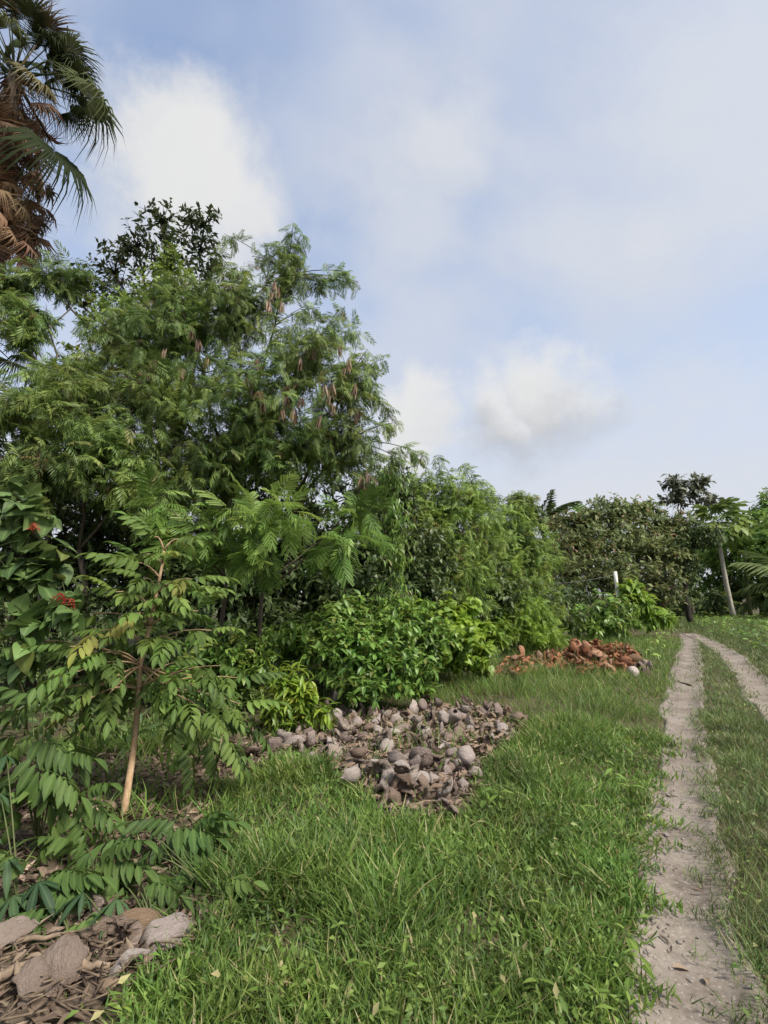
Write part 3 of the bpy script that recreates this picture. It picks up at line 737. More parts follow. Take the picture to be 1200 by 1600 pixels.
# drooping narrow-leaved tree
plant('drooping_tree', 'slender tree with drooping narrow grey-green leaves at the thicket corner', 'tree', [at(610, 985, 9.6)[:2]],
      [(612, 740, 9.4, 38, 40), (615, 810, 9.3, 36, 50), (620, 870, 9.2, 40, 50), (610, 930, 9.2, 48, 36)],
      170, 11, .15, NAR, 'midbush', trunk_r=.04, droop=1.4, spray_len=.4, hi=1.15)
# light feathery hedge trees receding along the track
plant('hedge_tree', 'light green feathery tree beside the drooping narrow-leaved tree', 'tree', [at(690, 975, 12.6)[:2], at(660, 975, 12.9)[:2]],
      [(690, 780, 12.8, 66, 50), (660, 830, 12.6, 60, 60), (730, 830, 13, 70, 60), (700, 900, 12.4, 80, 60), (640, 770, 12.8, 40, 40), (745, 775, 13.2, 40, 30)],
      520, 7, .26, BIPL, 'hedge', trunk_r=.06, droop=.4, spray_len=.45, up_tips=[(662, 705, 13, .4), (685, 710, 13, .45), (722, 725, 13, .4), (742, 742, 13, .3)])
plant('hedge_tree', 'light green rounded tree farther along the hedge before the brownish tree', 'tree', [at(800, 965, 16)[:2], at(830, 965, 16.4)[:2]],
      [(790, 815, 16, 60, 42), (770, 870, 15.6, 60, 50), (830, 870, 16.2, 50, 50), (800, 920, 15.6, 70, 44), (812, 785, 16.2, 30, 22)],
      480, 7, .27, BIPL, 'hedge', trunk_r=.07, droop=.35, spray_len=.5, up_tips=[(808, 765, 16.2, .4), (825, 775, 16, .3)])

# ------------------------------------------------------------------ far trees
plant('spreading_tree', 'spreading tree with brown-tinged olive crown at the bend of the track', 'tree', [at(930, 958, 27)[:2], at(985, 958, 28)[:2]],
      [(930, 812, 28, 50, 26), (985, 800, 28.5, 50, 20), (1035, 815, 28, 44, 26), (900, 850, 27, 46, 40), (960, 850, 27.5, 66, 40), (1030, 860, 27, 50, 40), (890, 905, 26, 44, 40), (950, 905, 26, 60, 44), (1020, 915, 26, 46, 40), (868, 850, 28, 30, 40), (960, 792, 28.5, 44, 18), (1065, 830, 27.5, 30, 30), (900, 812, 28, 36, 20), (1010, 790, 28.5, 30, 14)],
      1150, 14, .30, RHO, 'olive', trunk_r=.2, droop=.1, spray_len=.9, spread=1.1, upw=.1, hi=1.25, lo=.25)
plant('tree', 'grey-green open-crowned tree rising above the papaya', 'tree', [at(1078, 950, 38)[:2]],
      [(1055, 755, 38, 24, 18), (1090, 758, 38, 30, 20), (1062, 780, 38, 28, 14), (1108, 782, 38, 20, 14)],
      110, 9, .55, SIM, 'greyleaf', trunk_r=.2, droop=.1, spray_len=1.0, hi=1.15)
plant('tree', 'small dark-trunked tree at the edge of the shade where the track bends', 'tree', [at(1084, 985, 26.5)[:2]],
      [(1092, 838, 27, 36, 24), (1062, 862, 27, 26, 22), (1078, 890, 26.8, 18, 20)],
      300, 10, .22, SIM, 'deep', 'bark_dark', trunk_r=.16, droop=.4, spray_len=.4, fork=.8)
plant('thicket_tree', 'dark thicket tree in the shade behind the papaya trunk', 'tree', [at(1135, 955, 40)[:2], at(1190, 955, 40)[:2]],
      [(1130, 880, 39, 60, 60), (1190, 850, 40, 60, 60), (1165, 820, 41, 40, 34), (1200, 800, 42, 40, 36), (1235, 795, 42, 50, 50), (1130, 835, 41, 36, 34), (1200, 920, 39, 60, 50), (1120, 930, 40, 50, 40), (1260, 870, 40, 60, 90), (1070, 900, 42, 50, 60), (1180, 835, 42, 40, 36), (1215, 815, 42, 40, 40), (1110, 860, 42, 40, 40), (1060, 850, 42, 40, 40)],
      1700, 10, .5, SIM, 'midbush', 'bark_dark', trunk_r=.2, droop=.3, spray_len=.9, lo=.1)
plant('thicket_tree', 'mid-green far tree closing the gap behind the spreading brownish tree', 'tree', [at(900, 950, 36)[:2], at(1010, 950, 36)[:2]],
      [(880, 850, 36, 50, 50), (950, 860, 37, 80, 50), (1030, 870, 37, 60, 60), (840, 890, 34, 60, 50), (740, 900, 30, 90, 50)],
      520, 10, .5, SIM, 'deep', 'bark_dark', trunk_r=.2, droop=.3, spray_len=.9)

plant('bush', 'shaded bush at the far end of the track beside the dark-trunked tree', 'bush', [at(1062, 968, 31)[:2]],
      [(1055, 945, 31, 26, 22), (1070, 925, 32, 24, 24), (1110, 945, 33, 36, 24), (1035, 940, 30, 24, 24)],
      200, 10, .4, SIM, 'deep', 'stem', trunk_r=.05, droop=.3, spray_len=.5, crown_name='foliage', fork=.35, lo=.1)
# papaya
pb = gpt(1147, 968)
pb = at(1147, 968, 35); pb[2] = gh(pb[0], pb[1])
ptop = at(1121, 822, 35)
pr = link('papaya_tree', None, loc=pb, label='papaya tree with bare pale leaning trunk and leaf crown on top', cat='tree')
B = Batch(); P = curve(pb, ptop, (-.2, 0, -.1), 14)
B.tube(P, np.interp(np.linspace(0, 1, 14), [0, .1, .8, 1], [.22, .17, .13, .09]) * (1 + .05 * np.sin(np.arange(14) * 2.3)), 10)
link('trunk', B.mesh('trunk', ['bark_pap'], pb), pr)
def papaya_leaf(seed):
    r = random.Random(seed); parts = [strip((0, 0, 0), (.58, 0, .05), .02), strip((.0, 0, 0), (.58, 0, .05), .015)]
    for k in range(9):
        a_ = math.radians(-150 + 300 * k / 8); s = .30 + .16 * math.cos(a_)
        parts.append(xf(leaf_hi([.05, .22, .42, .26, .34, .05], droop=.3, fold=.1), rotz(a_) @ roty(.25 + .2 * r.random()), (.58, 0, .05), s))
    return merge(parts)
papm = [leafmesh(papaya_leaf(s), 'papaya') for s in range(3)]
for k in range(30):
    u = k / 30; az = k * 2.399; el = 1.1 - 1.55 * u
    X = np.array([[math.cos(az) * math.cos(el), math.sin(az) * math.cos(el), math.sin(el)]])
    o = link('leaf', papm[k % 3], pr); setmat(o, frames(X)[0], ptop - pb + np.array([0, 0, .15 - .3 * u]), rng.uniform(1.9, 2.6))
B = Batch()
for k in range(9):
    a_ = k * 2.4; z = -.15 - .05 * k; B.tube(curve(ptop - pb + np.array([math.cos(a_) * .2, math.sin(a_) * .2, z + .2]), ptop - pb + np.array([math.cos(a_) * .24, math.sin(a_) * .24, z - .12]), (math.cos(a_) * .05, math.sin(a_) * .05, 0), 5), [.02, .09, .11, .08, .02], 7)
link('fruit', B.mesh('fruit', ['stem']), pr)

# banana plants
def banana_leaf(seed):
    r = random.Random(seed); n = 12; parts = []
    xs = np.linspace(0, 1, n); zc = .35 * xs - .75 * xs ** 2.2
    for k in range(1, n - 1):                       # torn blade strips on both sides of the midrib
        w = .30 * math.sin(math.pi * min(1, (xs[k] * .95 + .08))) ** .6
        for s in (1, -1):
            dz = r.uniform(-.10, .02); g = .2 * r.random() / n
            p = np.array([[xs[k] - .5 / n, 0, zc[k]], [xs[k] + .5 / n, 0, zc[k] + (zc[min(k + 1, n - 1)] - zc[k])], [xs[k] + .5 / n + .03 - g, s * w / 1.6, zc[k] + dz * .4 + .03], [xs[k] - .5 / n + .03 + g, s * w / 1.6, zc[k] + dz * .4 + .03], [xs[k] + .05, s * w, zc[k] + dz]])
            parts.append((p, np.array([[0, 1, 2], [0, 2, 3], [3, 2, 4]]), np.array([1, 1, 0, 0, 0.])))
    for k in range(n - 1): parts.append(strip((xs[k], 0, zc[k]), (xs[k + 1], 0, zc[k + 1]), .02))
    return merge(parts)
banm = [leafmesh(banana_leaf(s), 'banana') for s in range(4)]
def banana(px, py, Y, h, label, scale=2.2, nl=8):
    b = at(px, py, Y); b[2] = gh(b[0], b[1])
    r = link('banana_plant', None, loc=b, label=label, cat='banana plant', group='banana plants beyond the track')
    B = Batch(); tp = np.array([0, 0, h]); B.tube(curve((0, 0, -.03), tp, (.05, 0, 0), 6), np.linspace(.15, .07, 6), 8)
    link('stem', B.mesh('stem', ['stem']), r)
    for k in range(nl):
        az = k * 2.399 + px; el = .45 + .75 * (k / nl)
        X = np.array([[math.cos(az) * math.cos(el), math.sin(az) * math.cos(el), math.sin(el)]])
        o = link('leaf', banm[k % 4], r); setmat(o, frames(X)[0], tp - np.array([0, 0, .2 * (1 - k / nl)]), scale * rng.uniform(.8, 1.1))
banana(1172, 955, 37, 5.0, 'banana plant with torn leaves close behind the papaya trunk', 2.6)
banana(1200, 958, 38, 3.2, 'banana plant growing in front of the dark shade right of the papaya', 2.4)
banana(1240, 955, 36, 5.2, 'banana plant at the outer end of the banana row', 2.5)
banana(928, 950, 33, 6.2, 'tall banana plant whose leaf tip pokes above the brownish tree', 2.0)
banana(1066, 950, 34, 4.6, 'banana plant with drooping leaf between brownish tree and dark-trunked tree', 2.2)

# coconut palms (pinnate fronds)
def coco_frond(seed):
    r = random.Random(seed); n = 26; parts = []
    cur = lambda t: np.array([t * (1 - .12 * t), 0, .12 * t - .55 * t * t])
    for k in range(8): parts.append(strip(cur(k / 8), cur((k + 1.2) / 8), .03 * (1.1 - k / 8)))
    for k in range(n):
        t = .12 + .88 * k / n
        for s in (1, -1):
            R = rotz(s * math.radians(62 - 30 * t + r.uniform(-6, 6))) @ roty(.55 + .5 * t + r.uniform(-.15, .2))
            parts.append(xf(leaf_rh(.12, .2), R, cur(t), (.16 + .2 * math.sin(math.pi * min(1, t * .9 + .1))) * r.uniform(.9, 1.1)))
    return merge(parts)
cocm = [leafmesh(coco_frond(s), 'coco', 'frond') for s in range(4)]
def coconut(px, py, Y, h, label, scale, nf=15, lo=-.3):
    b = at(px, py, Y); b[2] = gh(b[0], b[1])
    r = link('coconut_palm', None, loc=b, label=label, cat='palm', group='young coconut palms beyond the track')
    B = Batch(); tp = np.array([.1, 0, h]); B.tube(curve((0, 0, -.03), tp, (.1, 0, 0), 8), np.linspace(.2, .12, 8), 8)
    link('trunk', B.mesh('trunk', ['bark']), r)
    for k in range(nf):
        az = k * 2.399 + px; el = 1.25 - (1.25 - lo) * k / nf
        X = np.array([[math.cos(az) * math.cos(el), math.sin(az) * math.cos(el), math.sin(el)]])
        o = link('frond', cocm[k % 4], r); setmat(o, frames(X)[0], tp, scale * rng.uniform(.85, 1.1))
coconut(1196, 962, 38, 1.4, 'young coconut palm with low arching fronds beside the papaya', 3.0)
coconut(1250, 965, 31, 2.2, 'young coconut palm at the outer end of the row by the papaya', 3.4)
coconut(853, 945, 33, 6.3, 'coconut palm whose frond tips show over the far hedge tree', 2.6, 12, .0)
coconut(1112, 965, 36, .9, 'small coconut palm seedling in the shade left of the papaya trunk', 1.7, 9, .1)

# pale leaning post with a wire
b = at(972, 990, 20.5); b[2] = gh(b[0], b[1]) - .1; tpo = at(961, 893, 20.3)
r = link('fence_post', None, loc=b, label='pale slanting wooden post standing in the far leafy bush', cat='post')
B = Batch(); B.tube(curve(b, tpo, (0, 0, 0), 6, .006), np.linspace(.075, .065, 6), 9); link('pole', B.mesh('pole', ['post'], b), r)
B = Batch(); B.tube(curve(tpo - (0, 0, .12), at(862, 912, 18.6), (0, 0, -.12), 12), .005, 5)
link('wire', B.mesh('wire', ['wire'], b), r)

# ------------------------------------------------------------------ bushes along the hedge foot
OV = [leaf_hi([.03, .34, .44, .32, .01], droop=.2), leaf_hi([.03, .30, .40, .34, .01], droop=.35)]
LAN = [leaf_hi([.02, .2, .27, .2, .01], droop=.35), leaf_hi([.02, .17, .24, .18, .01], droop=.5)]
HRT = [heart(s) for s in range(3)]
lanm = [leafmesh(t, 'bright') for t in LAN]
plant('shrub', 'small rounded yellow-green shrub with glossy narrow leaves by the husk heap', 'shrub', [gpt(455, 1135)],
      [(455, 1090, 6.4, 52, 42), (430, 1110, 6.3, 36, 30), (490, 1105, 6.4, 34, 30), (455, 1060, 6.5, 40, 26)],
      85, 9, .17, LAN, 'bright', 'stem', trunk_r=.018, droop=.15, spray_len=.2, parts=260, part_meshes=lanm, crown_name='foliage', front=.5, fork=.4, hi=1.02, upw=.5)
midm = [leafmesh(t, 'midbush') for t in OV]
plant('bush', 'large leafy green bush behind the weathered husk heap', 'bush', [gpt(600, 1098), gpt(560, 1095)],
      [(590, 1040, 7.6, 72, 56), (540, 1020, 7.8, 72, 56), (645, 1050, 7.7, 52, 46), (600, 990, 8.1, 76, 40), (570, 1075, 7.2, 60, 26), (620, 965, 8.6, 70, 36), (665, 1000, 8.6, 46, 50), (560, 955, 8.8, 60, 30)],
      380, 12, .14, OV, 'midbush', 'stem', trunk_r=.02, droop=.2, spray_len=.28, parts=260, part_meshes=midm, crown_name='foliage', front=.5, fork=.35, upw=.3)
plant('bush', 'dark-leaved bush in the shade above the yellow-green shrub', 'bush', [gpt(500, 1085)],
      [(500, 1000, 8.2, 60, 42), (460, 1000, 8.3, 50, 40), (520, 965, 8.4, 40, 26), (560, 980, 8.5, 40, 26)],
      210, 11, .15, OV, 'midbush', 'stem', trunk_r=.02, droop=.35, spray_len=.28, crown_name='foliage', fork=.35)
plant('bush', 'shaded weedy bush between the sapling and the dark-leaved bush', 'bush', [gpt(380, 1120)],
      [(380, 1050, 7.4, 56, 60), (330, 1040, 7.6, 60, 60), (400, 1000, 7.8, 50, 30), (290, 1090, 7.0, 60, 50), (350, 1110, 6.6, 40, 34)],
      300, 11, .13, OV, 'midbush', 'stem', trunk_r=.015, droop=.25, spray_len=.25, crown_name='foliage', fork=.35)
hlm = [leafmesh(t, 'lime') for t in HRT]
plant('vine_bush', 'lime-green bush of heart-shaped vine leaves left of the red husk heap', 'bush', [gpt(700, 1072), gpt(730, 1062)],
      [(690, 980, 9.3, 46, 34), (720, 1010, 9.2, 50, 40), (740, 1035, 9.4, 36, 28), (675, 1020, 9.0, 36, 40), (660, 960, 9.6, 30, 26), (710, 965, 9.8, 56, 36), (750, 1000, 10, 44, 36)],
      270, 9, .15, HRT, 'lime', 'stem', trunk_r=.015, droop=.3, spray_len=.25, parts=220, part_meshes=hlm, crown_name='foliage', front=.5, fork=.35, upw=.3)
plant('bush', 'feathery mid-green bush behind the red husk heap', 'bush', [gpt(815, 1010), gpt(790, 1018)],
      [(810, 965, 14.6, 60, 44), (855, 975, 15.6, 36, 36), (780, 950, 15.4, 44, 34), (845, 985, 15, 36, 26), (770, 990, 14, 36, 30), (800, 925, 16, 50, 26)],
      330, 9, .22, BIPL, 'lime', 'stem', trunk_r=.02, droop=.2, spray_len=.35, crown_name='foliage', fork=.35)
plant('bush', 'dark rounded bush with long leaves round the pale post', 'bush', [gpt(945, 1000)],
      [(935, 955, 18.5, 36, 34), (965, 960, 18.7, 42, 34), (900, 970, 18.5, 30, 24), (940, 980, 18.2, 44, 18)],
      190, 9, .30, [leaf_lo(.3, .15, .3), leaf_lo(.36, .1, .4)], 'midbush', 'stem', trunk_r=.03, droop=.3, spray_len=.4, crown_name='foliage', fork=.35)
plant('bush', 'bright broad-leaved bush beside the pale post at the track bend', 'bush', [gpt(1010, 990)],
      [(985, 925, 20, 22, 22), (1005, 945, 20, 26, 24), (1020, 965, 20, 26, 18), (1040, 965, 20.5, 16, 14)],
      90, 8, .42, [leaf_lo(.36, .15, .35), leaf_lo(.42, .1, .3)], 'lime', 'stem', trunk_r=.03, droop=.4, spray_len=.45, crown_name='foliage', fork=.35)
plant('bush', 'low shaded bush filling the hedge foot below the rounded hedge tree', 'bush', [gpt(870, 1000)],
      [(870, 960, 18, 40, 30), (850, 930, 19, 50, 30), (890, 930, 21, 50, 30)],
      170, 9, .22, SIM, 'deep', 'stem', trunk_r=.02, droop=.3, spray_len=.35, crown_name='foliage', fork=.35)

# scarlet-flowered shrub with big heart leaves on the far left
hm = [leafmesh(heart(10 + s), 'heart') for s in range(5)]
ps, ps_l, ps_o = plant('flowering_shrub', 'shrub with big heart-shaped leaves and scarlet flower heads', 'shrub', [gpt(40, 1150), gpt(-60, 1150)],
      [(50, 800, 4.3, 62, 46), (80, 890, 4.2, 62, 50), (20, 900, 4.1, 60, 60), (105, 945, 4.0, 46, 44), (50, 975, 3.95, 60, 44), (-60, 850, 4.3, 80, 90), (10, 775, 4.5, 50, 36), (20, 1040, 4.1, 60, 50)],
      70, 6, .17, HRT, 'heart', 'stem', trunk_r=.018, droop=.35, spray_len=.3, parts=250, part_meshes=hm, crown_name='foliage', front=.6, fork=.55, upw=.1, spread=.9, roll=.25)
def flower(seed):
    r = random.Random(seed); B = Batch()
    for k in range(90):
        z = r.random(); a_ = r.random() * 6.28; rad = .07 * (1 - z * .8)
        p = np.array([[math.cos(a_) * rad, math.sin(a_) * rad, z * .10 - .03]])
        B.inst(leaf_lo(.5, .2, .2), p, frames(np.array([[math.cos(a_), math.sin(a_), r.uniform(-.3, .6)]])), np.array([r.uniform(.028, .05)]), np.array([r.random()]))
    B.tube(np.array([[0, 0, -.07], [0, 0, 0], [0, 0, .09]]), [.004, .004, .002], 4)
    return B.mesh('flower_head', ['flower'])
fm = [flower(s) for s in range(2)]
for k, (px, py, Y) in enumerate([(53, 826, 3.7), (107, 944, 3.45), (92, 936, 3.5)]):
    o = link('flower_head', fm[k % 2], ps); o.location = at(px, py, Y) - ps_o; o.rotation_euler = (.2 * k, .3, k); o.scale = (.5,) * 3

# ------------------------------------------------------------------ sapling with pinnate leaves
PIN = [leafmesh(pinnate(5, .34, OVAL, .3, s), 'sapling') for s in range(6)]
sb = gnd(190, 1288); sb[2] = gh(sb[0], sb[1]) - .03
stop = at(256, 860, 4.45)
sr = link('sapling', None, loc=sb, label='young sapling with pale tan stem and paired leaflets in the litter', cat='sapling')
B = Batch(); SP = np.array([sb, at(212, 1150, 4.25), at(219, 1040, 4.3), at(240, 950, 4.4), at(254, 880, 4.45), stop])
tt = np.linspace(0, 1, 16); ti = np.linspace(0, 1, 6)
SPF = np.stack([np.interp(tt, ti, SP[:, k]) for k in range(3)], -1); SPF[1:-1] += rng.normal(0, .004, (14, 3))
B.tube(SPF, np.linspace(.025, .007, 16) * (1 + .10 * np.abs(np.sin(np.arange(16) * 1.9))), 9); link('trunk', B.mesh('trunk', ['bark_sap'], sb), sr)
def put_leaf(meshes, root, org, p, d, size, roll=.2):
    o = link('leaf', meshes[int(rng.integers(len(meshes)))], root)
    setmat(o, frames(np.array([d]), roll=roll)[0], np.asarray(p) - org, size)
sap_br = [(200, 1000, 4.7, 5), (275, 1035, 4.8, 5), (150, 1075, 4.7, 5), (330, 1075, 4.7, 5), (240, 925, 4.7, 5), (100, 1020, 4.6, 5), (60, 1000, 4.4, 5), (300, 920, 4.7, 4), (180, 1100, 4.6, 4), (380, 1060, 4.7, 4), (215, 870, 4.6, 4), (40, 1060, 4.2, 5), (90, 1130, 4.2, 4), (255, 870, 4.2, 3), (225, 905, 4.1, 4), (275, 935, 4.1, 4), (160, 985, 4.0, 4), (345, 1040, 4.2, 4), (320, 1110, 4.0, 4), (120, 1050, 3.7, 4), (285, 845, 4.5, 3), (240, 840, 4.4, 3), (205, 880, 4.3, 4), (300, 905, 4.4, 4), (180, 925, 4.2, 4), (310, 955, 4.3, 4), (140, 960, 4.1, 4), (330, 985, 4.2, 4), (110, 1010, 3.9, 4),
          (215, 960, 4.0, 4), (270, 1000, 4.0, 4), (165, 1020, 3.9, 4), (300, 1055, 4.1, 4), (375, 1100, 4.3, 4), (85, 1080, 3.8, 4), (135, 1095, 3.8, 4), (290, 1110, 4.3, 4), (350, 1150, 4.2, 4), (120, 1150, 3.8, 3), (70, 1140, 3.7, 4), (390, 1130, 4.4, 3), (290, 1160, 4.2, 3)]
for (px, py, Y, n) in sap_br:
    B = Batch()
    p = at(px, py, Y)
    cand = SPF[(SPF[:, 2] < p[2] + .12) & (SPF[:, 2] > .75)]
    q = cand[np.argmin(np.linalg.norm(cand - p, axis=1) + .25 * np.abs(cand[:, 2] - p[2] + .15))] if len(cand) else SPF[6]
    Pc = curve(q, p, (0, 0, .10), 6); B.tube(Pc, np.linspace(.009, .003, 6), 5)
    br = link('branch', B.mesh('branch', ['bark_sap'], sb), sr)
    d = nrmz(p - q)
    for k in range(n):
        t = 1 - k * .22; pp = q + (p - q) * t + np.array([0, 0, .1 * 4 * t * (1 - t) * .5])
        sdv = nrmz(np.cross(d, [0, 0, 1])) * (1 if k % 2 else -1)
        dv = d * (1.0 if k == 0 else .55) + sdv * (0 if k == 0 else .8) + rng.normal(0, .25, 3) + np.array([0, -.25, -.05])
        put_leaf(PIN, br, sb, pp, dv, rng.uniform(.25, .36))

# seedlings in the left foreground
SEED = [leafmesh(pinnate(6, .36, [.03, .30, .38, .28, .01], .35, 20 + s, .5), 'seedling') for s in range(5)]
def seedling(base, specs, label, meshes=SEED, mat='stem', name='seedling'):
    b = np.array([*base, gh(*base)])
    r = link(name, None, loc=b, label=label, cat='seedling', group='leafy seedlings in the litter')
    B = Batch()
    for (px, py, Y, ex, ey, size) in specs:     # leaf from (px,py,Y) pointing towards pixel (ex,ey)
        p = at(px, py, Y); e = at(ex, ey, Y - .12)
        B.tube(curve(b - (0, 0, .02), p, (0, 0, .08), 5), np.linspace(.007, .003, 5), 4)
        put_leaf(meshes, r, b, p, nrmz(e - p) + np.array([0, 0, .1]), size * .84, .16)
    link('stem', B.mesh('stem', [mat], b), r)
seedling(gpt(330, 1400), [(270, 1310, 3.35, 425, 1310, .62), (250, 1300, 3.4, 370, 1270, .5), (280, 1340, 3.2, 360, 1380, .45), (250, 1330, 3.2, 180, 1370, .45), (270, 1350, 3.1, 320, 1430, .42), (250, 1340, 3.1, 230, 1420, .4), (230, 1300, 3.4, 150, 1310, .45), (300, 1300, 3.5, 330, 1250, .4)], 'seedling with a long row of hanging leaflets reaching over the grass edge')
seedling(gpt(240, 1460), [(230, 1400, 2.9, 330, 1440, .38), (215, 1390, 2.9, 270, 1470, .36), (210, 1400, 2.95, 140, 1450, .38), (190, 1380, 3.0, 110, 1380, .4), (220, 1380, 3.0, 290, 1370, .36)], 'low seedling spreading over the large foreground husks')
seedling(gpt(70, 1440), [(60, 1390, 2.9, 150, 1400, .4), (50, 1380, 2.9, 60, 1460, .38), (70, 1370, 3.0, 130, 1340, .4), (40, 1380, 2.9, -40, 1420, .4), (60, 1360, 3.0, 10, 1320, .4), (90, 1370, 3.0, 180, 1330, .4)], 'leafy seedling standing near the straw-coloured stalks')
seedling(gpt(60, 1330), [(50, 1150, 3.5, 150, 1180, .5), (60, 1120, 3.5, 110, 1060, .45), (40, 1170, 3.4, 100, 1260, .48), (30, 1190, 3.4, 20, 1290, .45), (60, 1200, 3.4, 170, 1230, .46), (40, 1140, 3.5, -40, 1180, .5), (30, 1210, 3.3, -40, 1270, .45), (70, 1100, 3.6, 10, 1060, .46), (50, 1110, 3.6, -30, 1110, .46), (80, 1180, 3.5, 190, 1150, .42), (90, 1200, 3.5, 130, 1290, .4)], 'tall leafy seedling beside the sapling under the scarlet-flowered shrub')
seedling(gpt(150, 1400), [(150, 1340, 3.1, 240, 1330, .42), (140, 1330, 3.1, 90, 1290, .4), (160, 1350, 3.05, 220, 1400, .4), (140, 1350, 3.0, 60, 1370, .4), (150, 1350, 3.0, 150, 1430, .36), (165, 1330, 3.15, 230, 1280, .4)], 'seedling with spreading leaflets right in front of the sapling stem')
seedling(gpt(300, 1340), [(300, 1290, 3.5, 390, 1250, .4), (290, 1290, 3.5, 220, 1260, .4), (310, 1300, 3.4, 400, 1330, .42), (300, 1300, 3.4, 300, 1370, .4), (290, 1300, 3.4, 210, 1330, .4)], 'seedling with drooping leaflets between the sapling and the tall grass')
seedling(gpt(110, 1490), [(100, 1440, 2.75, 170, 1480, .32), (95, 1435, 2.75, 40, 1480, .32), (100, 1430, 2.8, 110, 1500, .3), (90, 1420, 2.8, 20, 1420, .34)], 'small seedling drooping over the dark husk and the straw')
seedling(gpt(330, 1230), [(330, 1150, 4.4, 400, 1170, .45), (320, 1140, 4.4, 260, 1180, .42), (330, 1150, 4.3, 350, 1210, .4), (340, 1130, 4.5, 420, 1120, .42), (320, 1130, 4.5, 280, 1100, .4), (345, 1150, 4.3, 410, 1200, .4)], 'seedling in the litter between the sapling and the yellow-green shrub')
seedling(gpt(20, 1500), [(20, 1450, 2.7, 90, 1490, .34), (15, 1440, 2.7, -50, 1490, .34), (25, 1430, 2.75, 80, 1440, .34), (20, 1450, 2.65, 30, 1530, .3)], 'low leafy seedling spreading over the straw at the palm stalk')
seedling(gpt(205, 1500), [(200, 1440, 2.75, 265, 1480, .32), (195, 1435, 2.75, 150, 1490, .3), (205, 1430, 2.8, 280, 1440, .32), (200, 1440, 2.7, 215, 1510, .28), (190, 1425, 2.8, 120, 1430, .32)], 'small seedling leaning over the rounded orange-brown husk')
seedling(gpt(350, 1440), [(340, 1390, 2.95, 400, 1420, .3), (335, 1385, 2.95, 290, 1430, .3), (345, 1390, 2.9, 350, 1450, .28), (340, 1380, 3.0, 390, 1360, .3)], 'small seedling at the edge of the trodden grass')
seedling(gpt(120, 1340), [(120, 1250, 3.5, 200, 1270, .4), (110, 1240, 3.5, 50, 1220, .4), (120, 1260, 3.4, 150, 1330, .38), (115, 1250, 3.4, 60, 1310, .38), (125, 1240, 3.5, 170, 1200, .38)], 'leafy seedling between the tall seedling and the sapling stem')
PALM = [leafmesh(palmate(8, seed=s), 'palmate') for s in range(4)]
def kapok(base, specs, label):
    b = np.array([*base, gh(*base)])
    r = link('palmate_seedling', None, loc=b, label=label, cat='seedling', group='dark palmate seedlings in the litter')
    B = Batch()
    for (px, py, Y, size) in specs:
        p = at(px, py, Y); d = nrmz(p - b)
        B.tube(curve(b - (0, 0, .02), p, (0, 0, .05), 5), np.linspace(.006, .003, 5), 4)
        dv = np.array([d[0], d[1] - .5, .0]); put_leaf(PALM, r, b, p, dv, size, .2)
    link('stem', B.mesh('stem', ['stem'], b), r)
kapok(gpt(180, 1470), [(182, 1405, 2.75, .20), (130, 1395, 2.8, .17), (230, 1420, 2.75, .15)], 'dark green palmate seedling over the large foreground husk')
kapok(gpt(30, 1420), [(60, 1378, 2.85, .19), (10, 1340, 2.9, .2), (20, 1400, 2.8, .17), (-20, 1300, 3.0, .2), (10, 1180, 3.3, .2), (0, 1240, 3.2, .2)], 'dark bluish palmate seedling in the shade at the straw stalks')

# ------------------------------------------------------------------ shaggy fan palm
def fan(seed, n=48, spread=250, droop=.3, ragged=.2):
    r = random.Random(seed); V, T, Mi = [], [], []
    for k in range(n):
        a0 = math.radians(-spread / 2 + spread * k / n); a1 = math.radians(-spread / 2 + spread * (k + 1) / n); am = (a0 + a1) / 2
        ln = 1.0 * (.82 + .18 * math.cos(am * .6)) * (1 - ragged * r.random()); dr = droop * r.uniform(.6, 1.6)
        i = len(V)
        pt = lambda rr, an, z: (rr * math.cos(an), rr * math.sin(an) * .95, z)
        cone = lambda rr: .10 * rr * math.cos(am * 1.2) - dr * max(0, rr - .45) ** 1.6 * 1.6
        V += [pt(.02, am, 0), pt(.5 * ln, a0 * .98, cone(.5) - .02), pt(.5 * ln, am, cone(.5) + .02), pt(.5 * ln, a1 * .98, cone(.5) - .02),
              pt(.78 * ln, am - .018, cone(.78)), pt(.78 * ln, am + .018, cone(.78)), pt(ln * .99, am + r.uniform(-.04, .04), cone(1.0) - dr * .35 * r.random())]
        T += [(i, i + 1, i + 2), (i, i + 2, i + 3), (i + 1, i + 4, i + 2), (i + 2, i + 4, i + 5), (i + 2, i + 5, i + 3), (i + 4, i + 6, i + 5)]
        Mi += [0] * 7
    V = np.array(V) * .66; V[:, 0] += 1.15                   # blade starts at the end of the petiole
    p = merge([(V, np.array(T), np.array(Mi, float)), strip((0, 0, 0), (1.25, 0, 0), .05), strip((0, 0, 0), (1.25, 0, .01), .035)])
    return p
fan_live = [leafmesh(fan(s, droop=.75, ragged=.3), 'palmgreen', 'frond') for s in range(4)]
fan_old = [leafmesh(fan(s + 5, droop=.6, ragged=.35), 'palmolive', 'frond') for s in range(2)]
fan_dead = [leafmesh(fan(s + 10, n=22, spread=120, droop=.9, ragged=.5), 'palmdead', 'frond') for s in range(4)]
pc = at(22, 120, 10.0)
pbs = np.array([pc[0] + .1, pc[1] + .15, 0]); pbs[2] = gh(pbs[0], pbs[1])
pr = link('fan_palm', None, loc=pbs, label='shaggy fan palm with a skirt of dead brown fronds', cat='palm')
B = Batch(); B.tube(curve(pbs - (0, 0, .05), pc + (0, 0, .02), (.1, .1, 0), 16), np.linspace(.26, .13, 16) * (1 + .04 * np.sin(np.arange(16) * 2.)), 12)
link('trunk', B.mesh('trunk', ['bark'], pbs), pr)
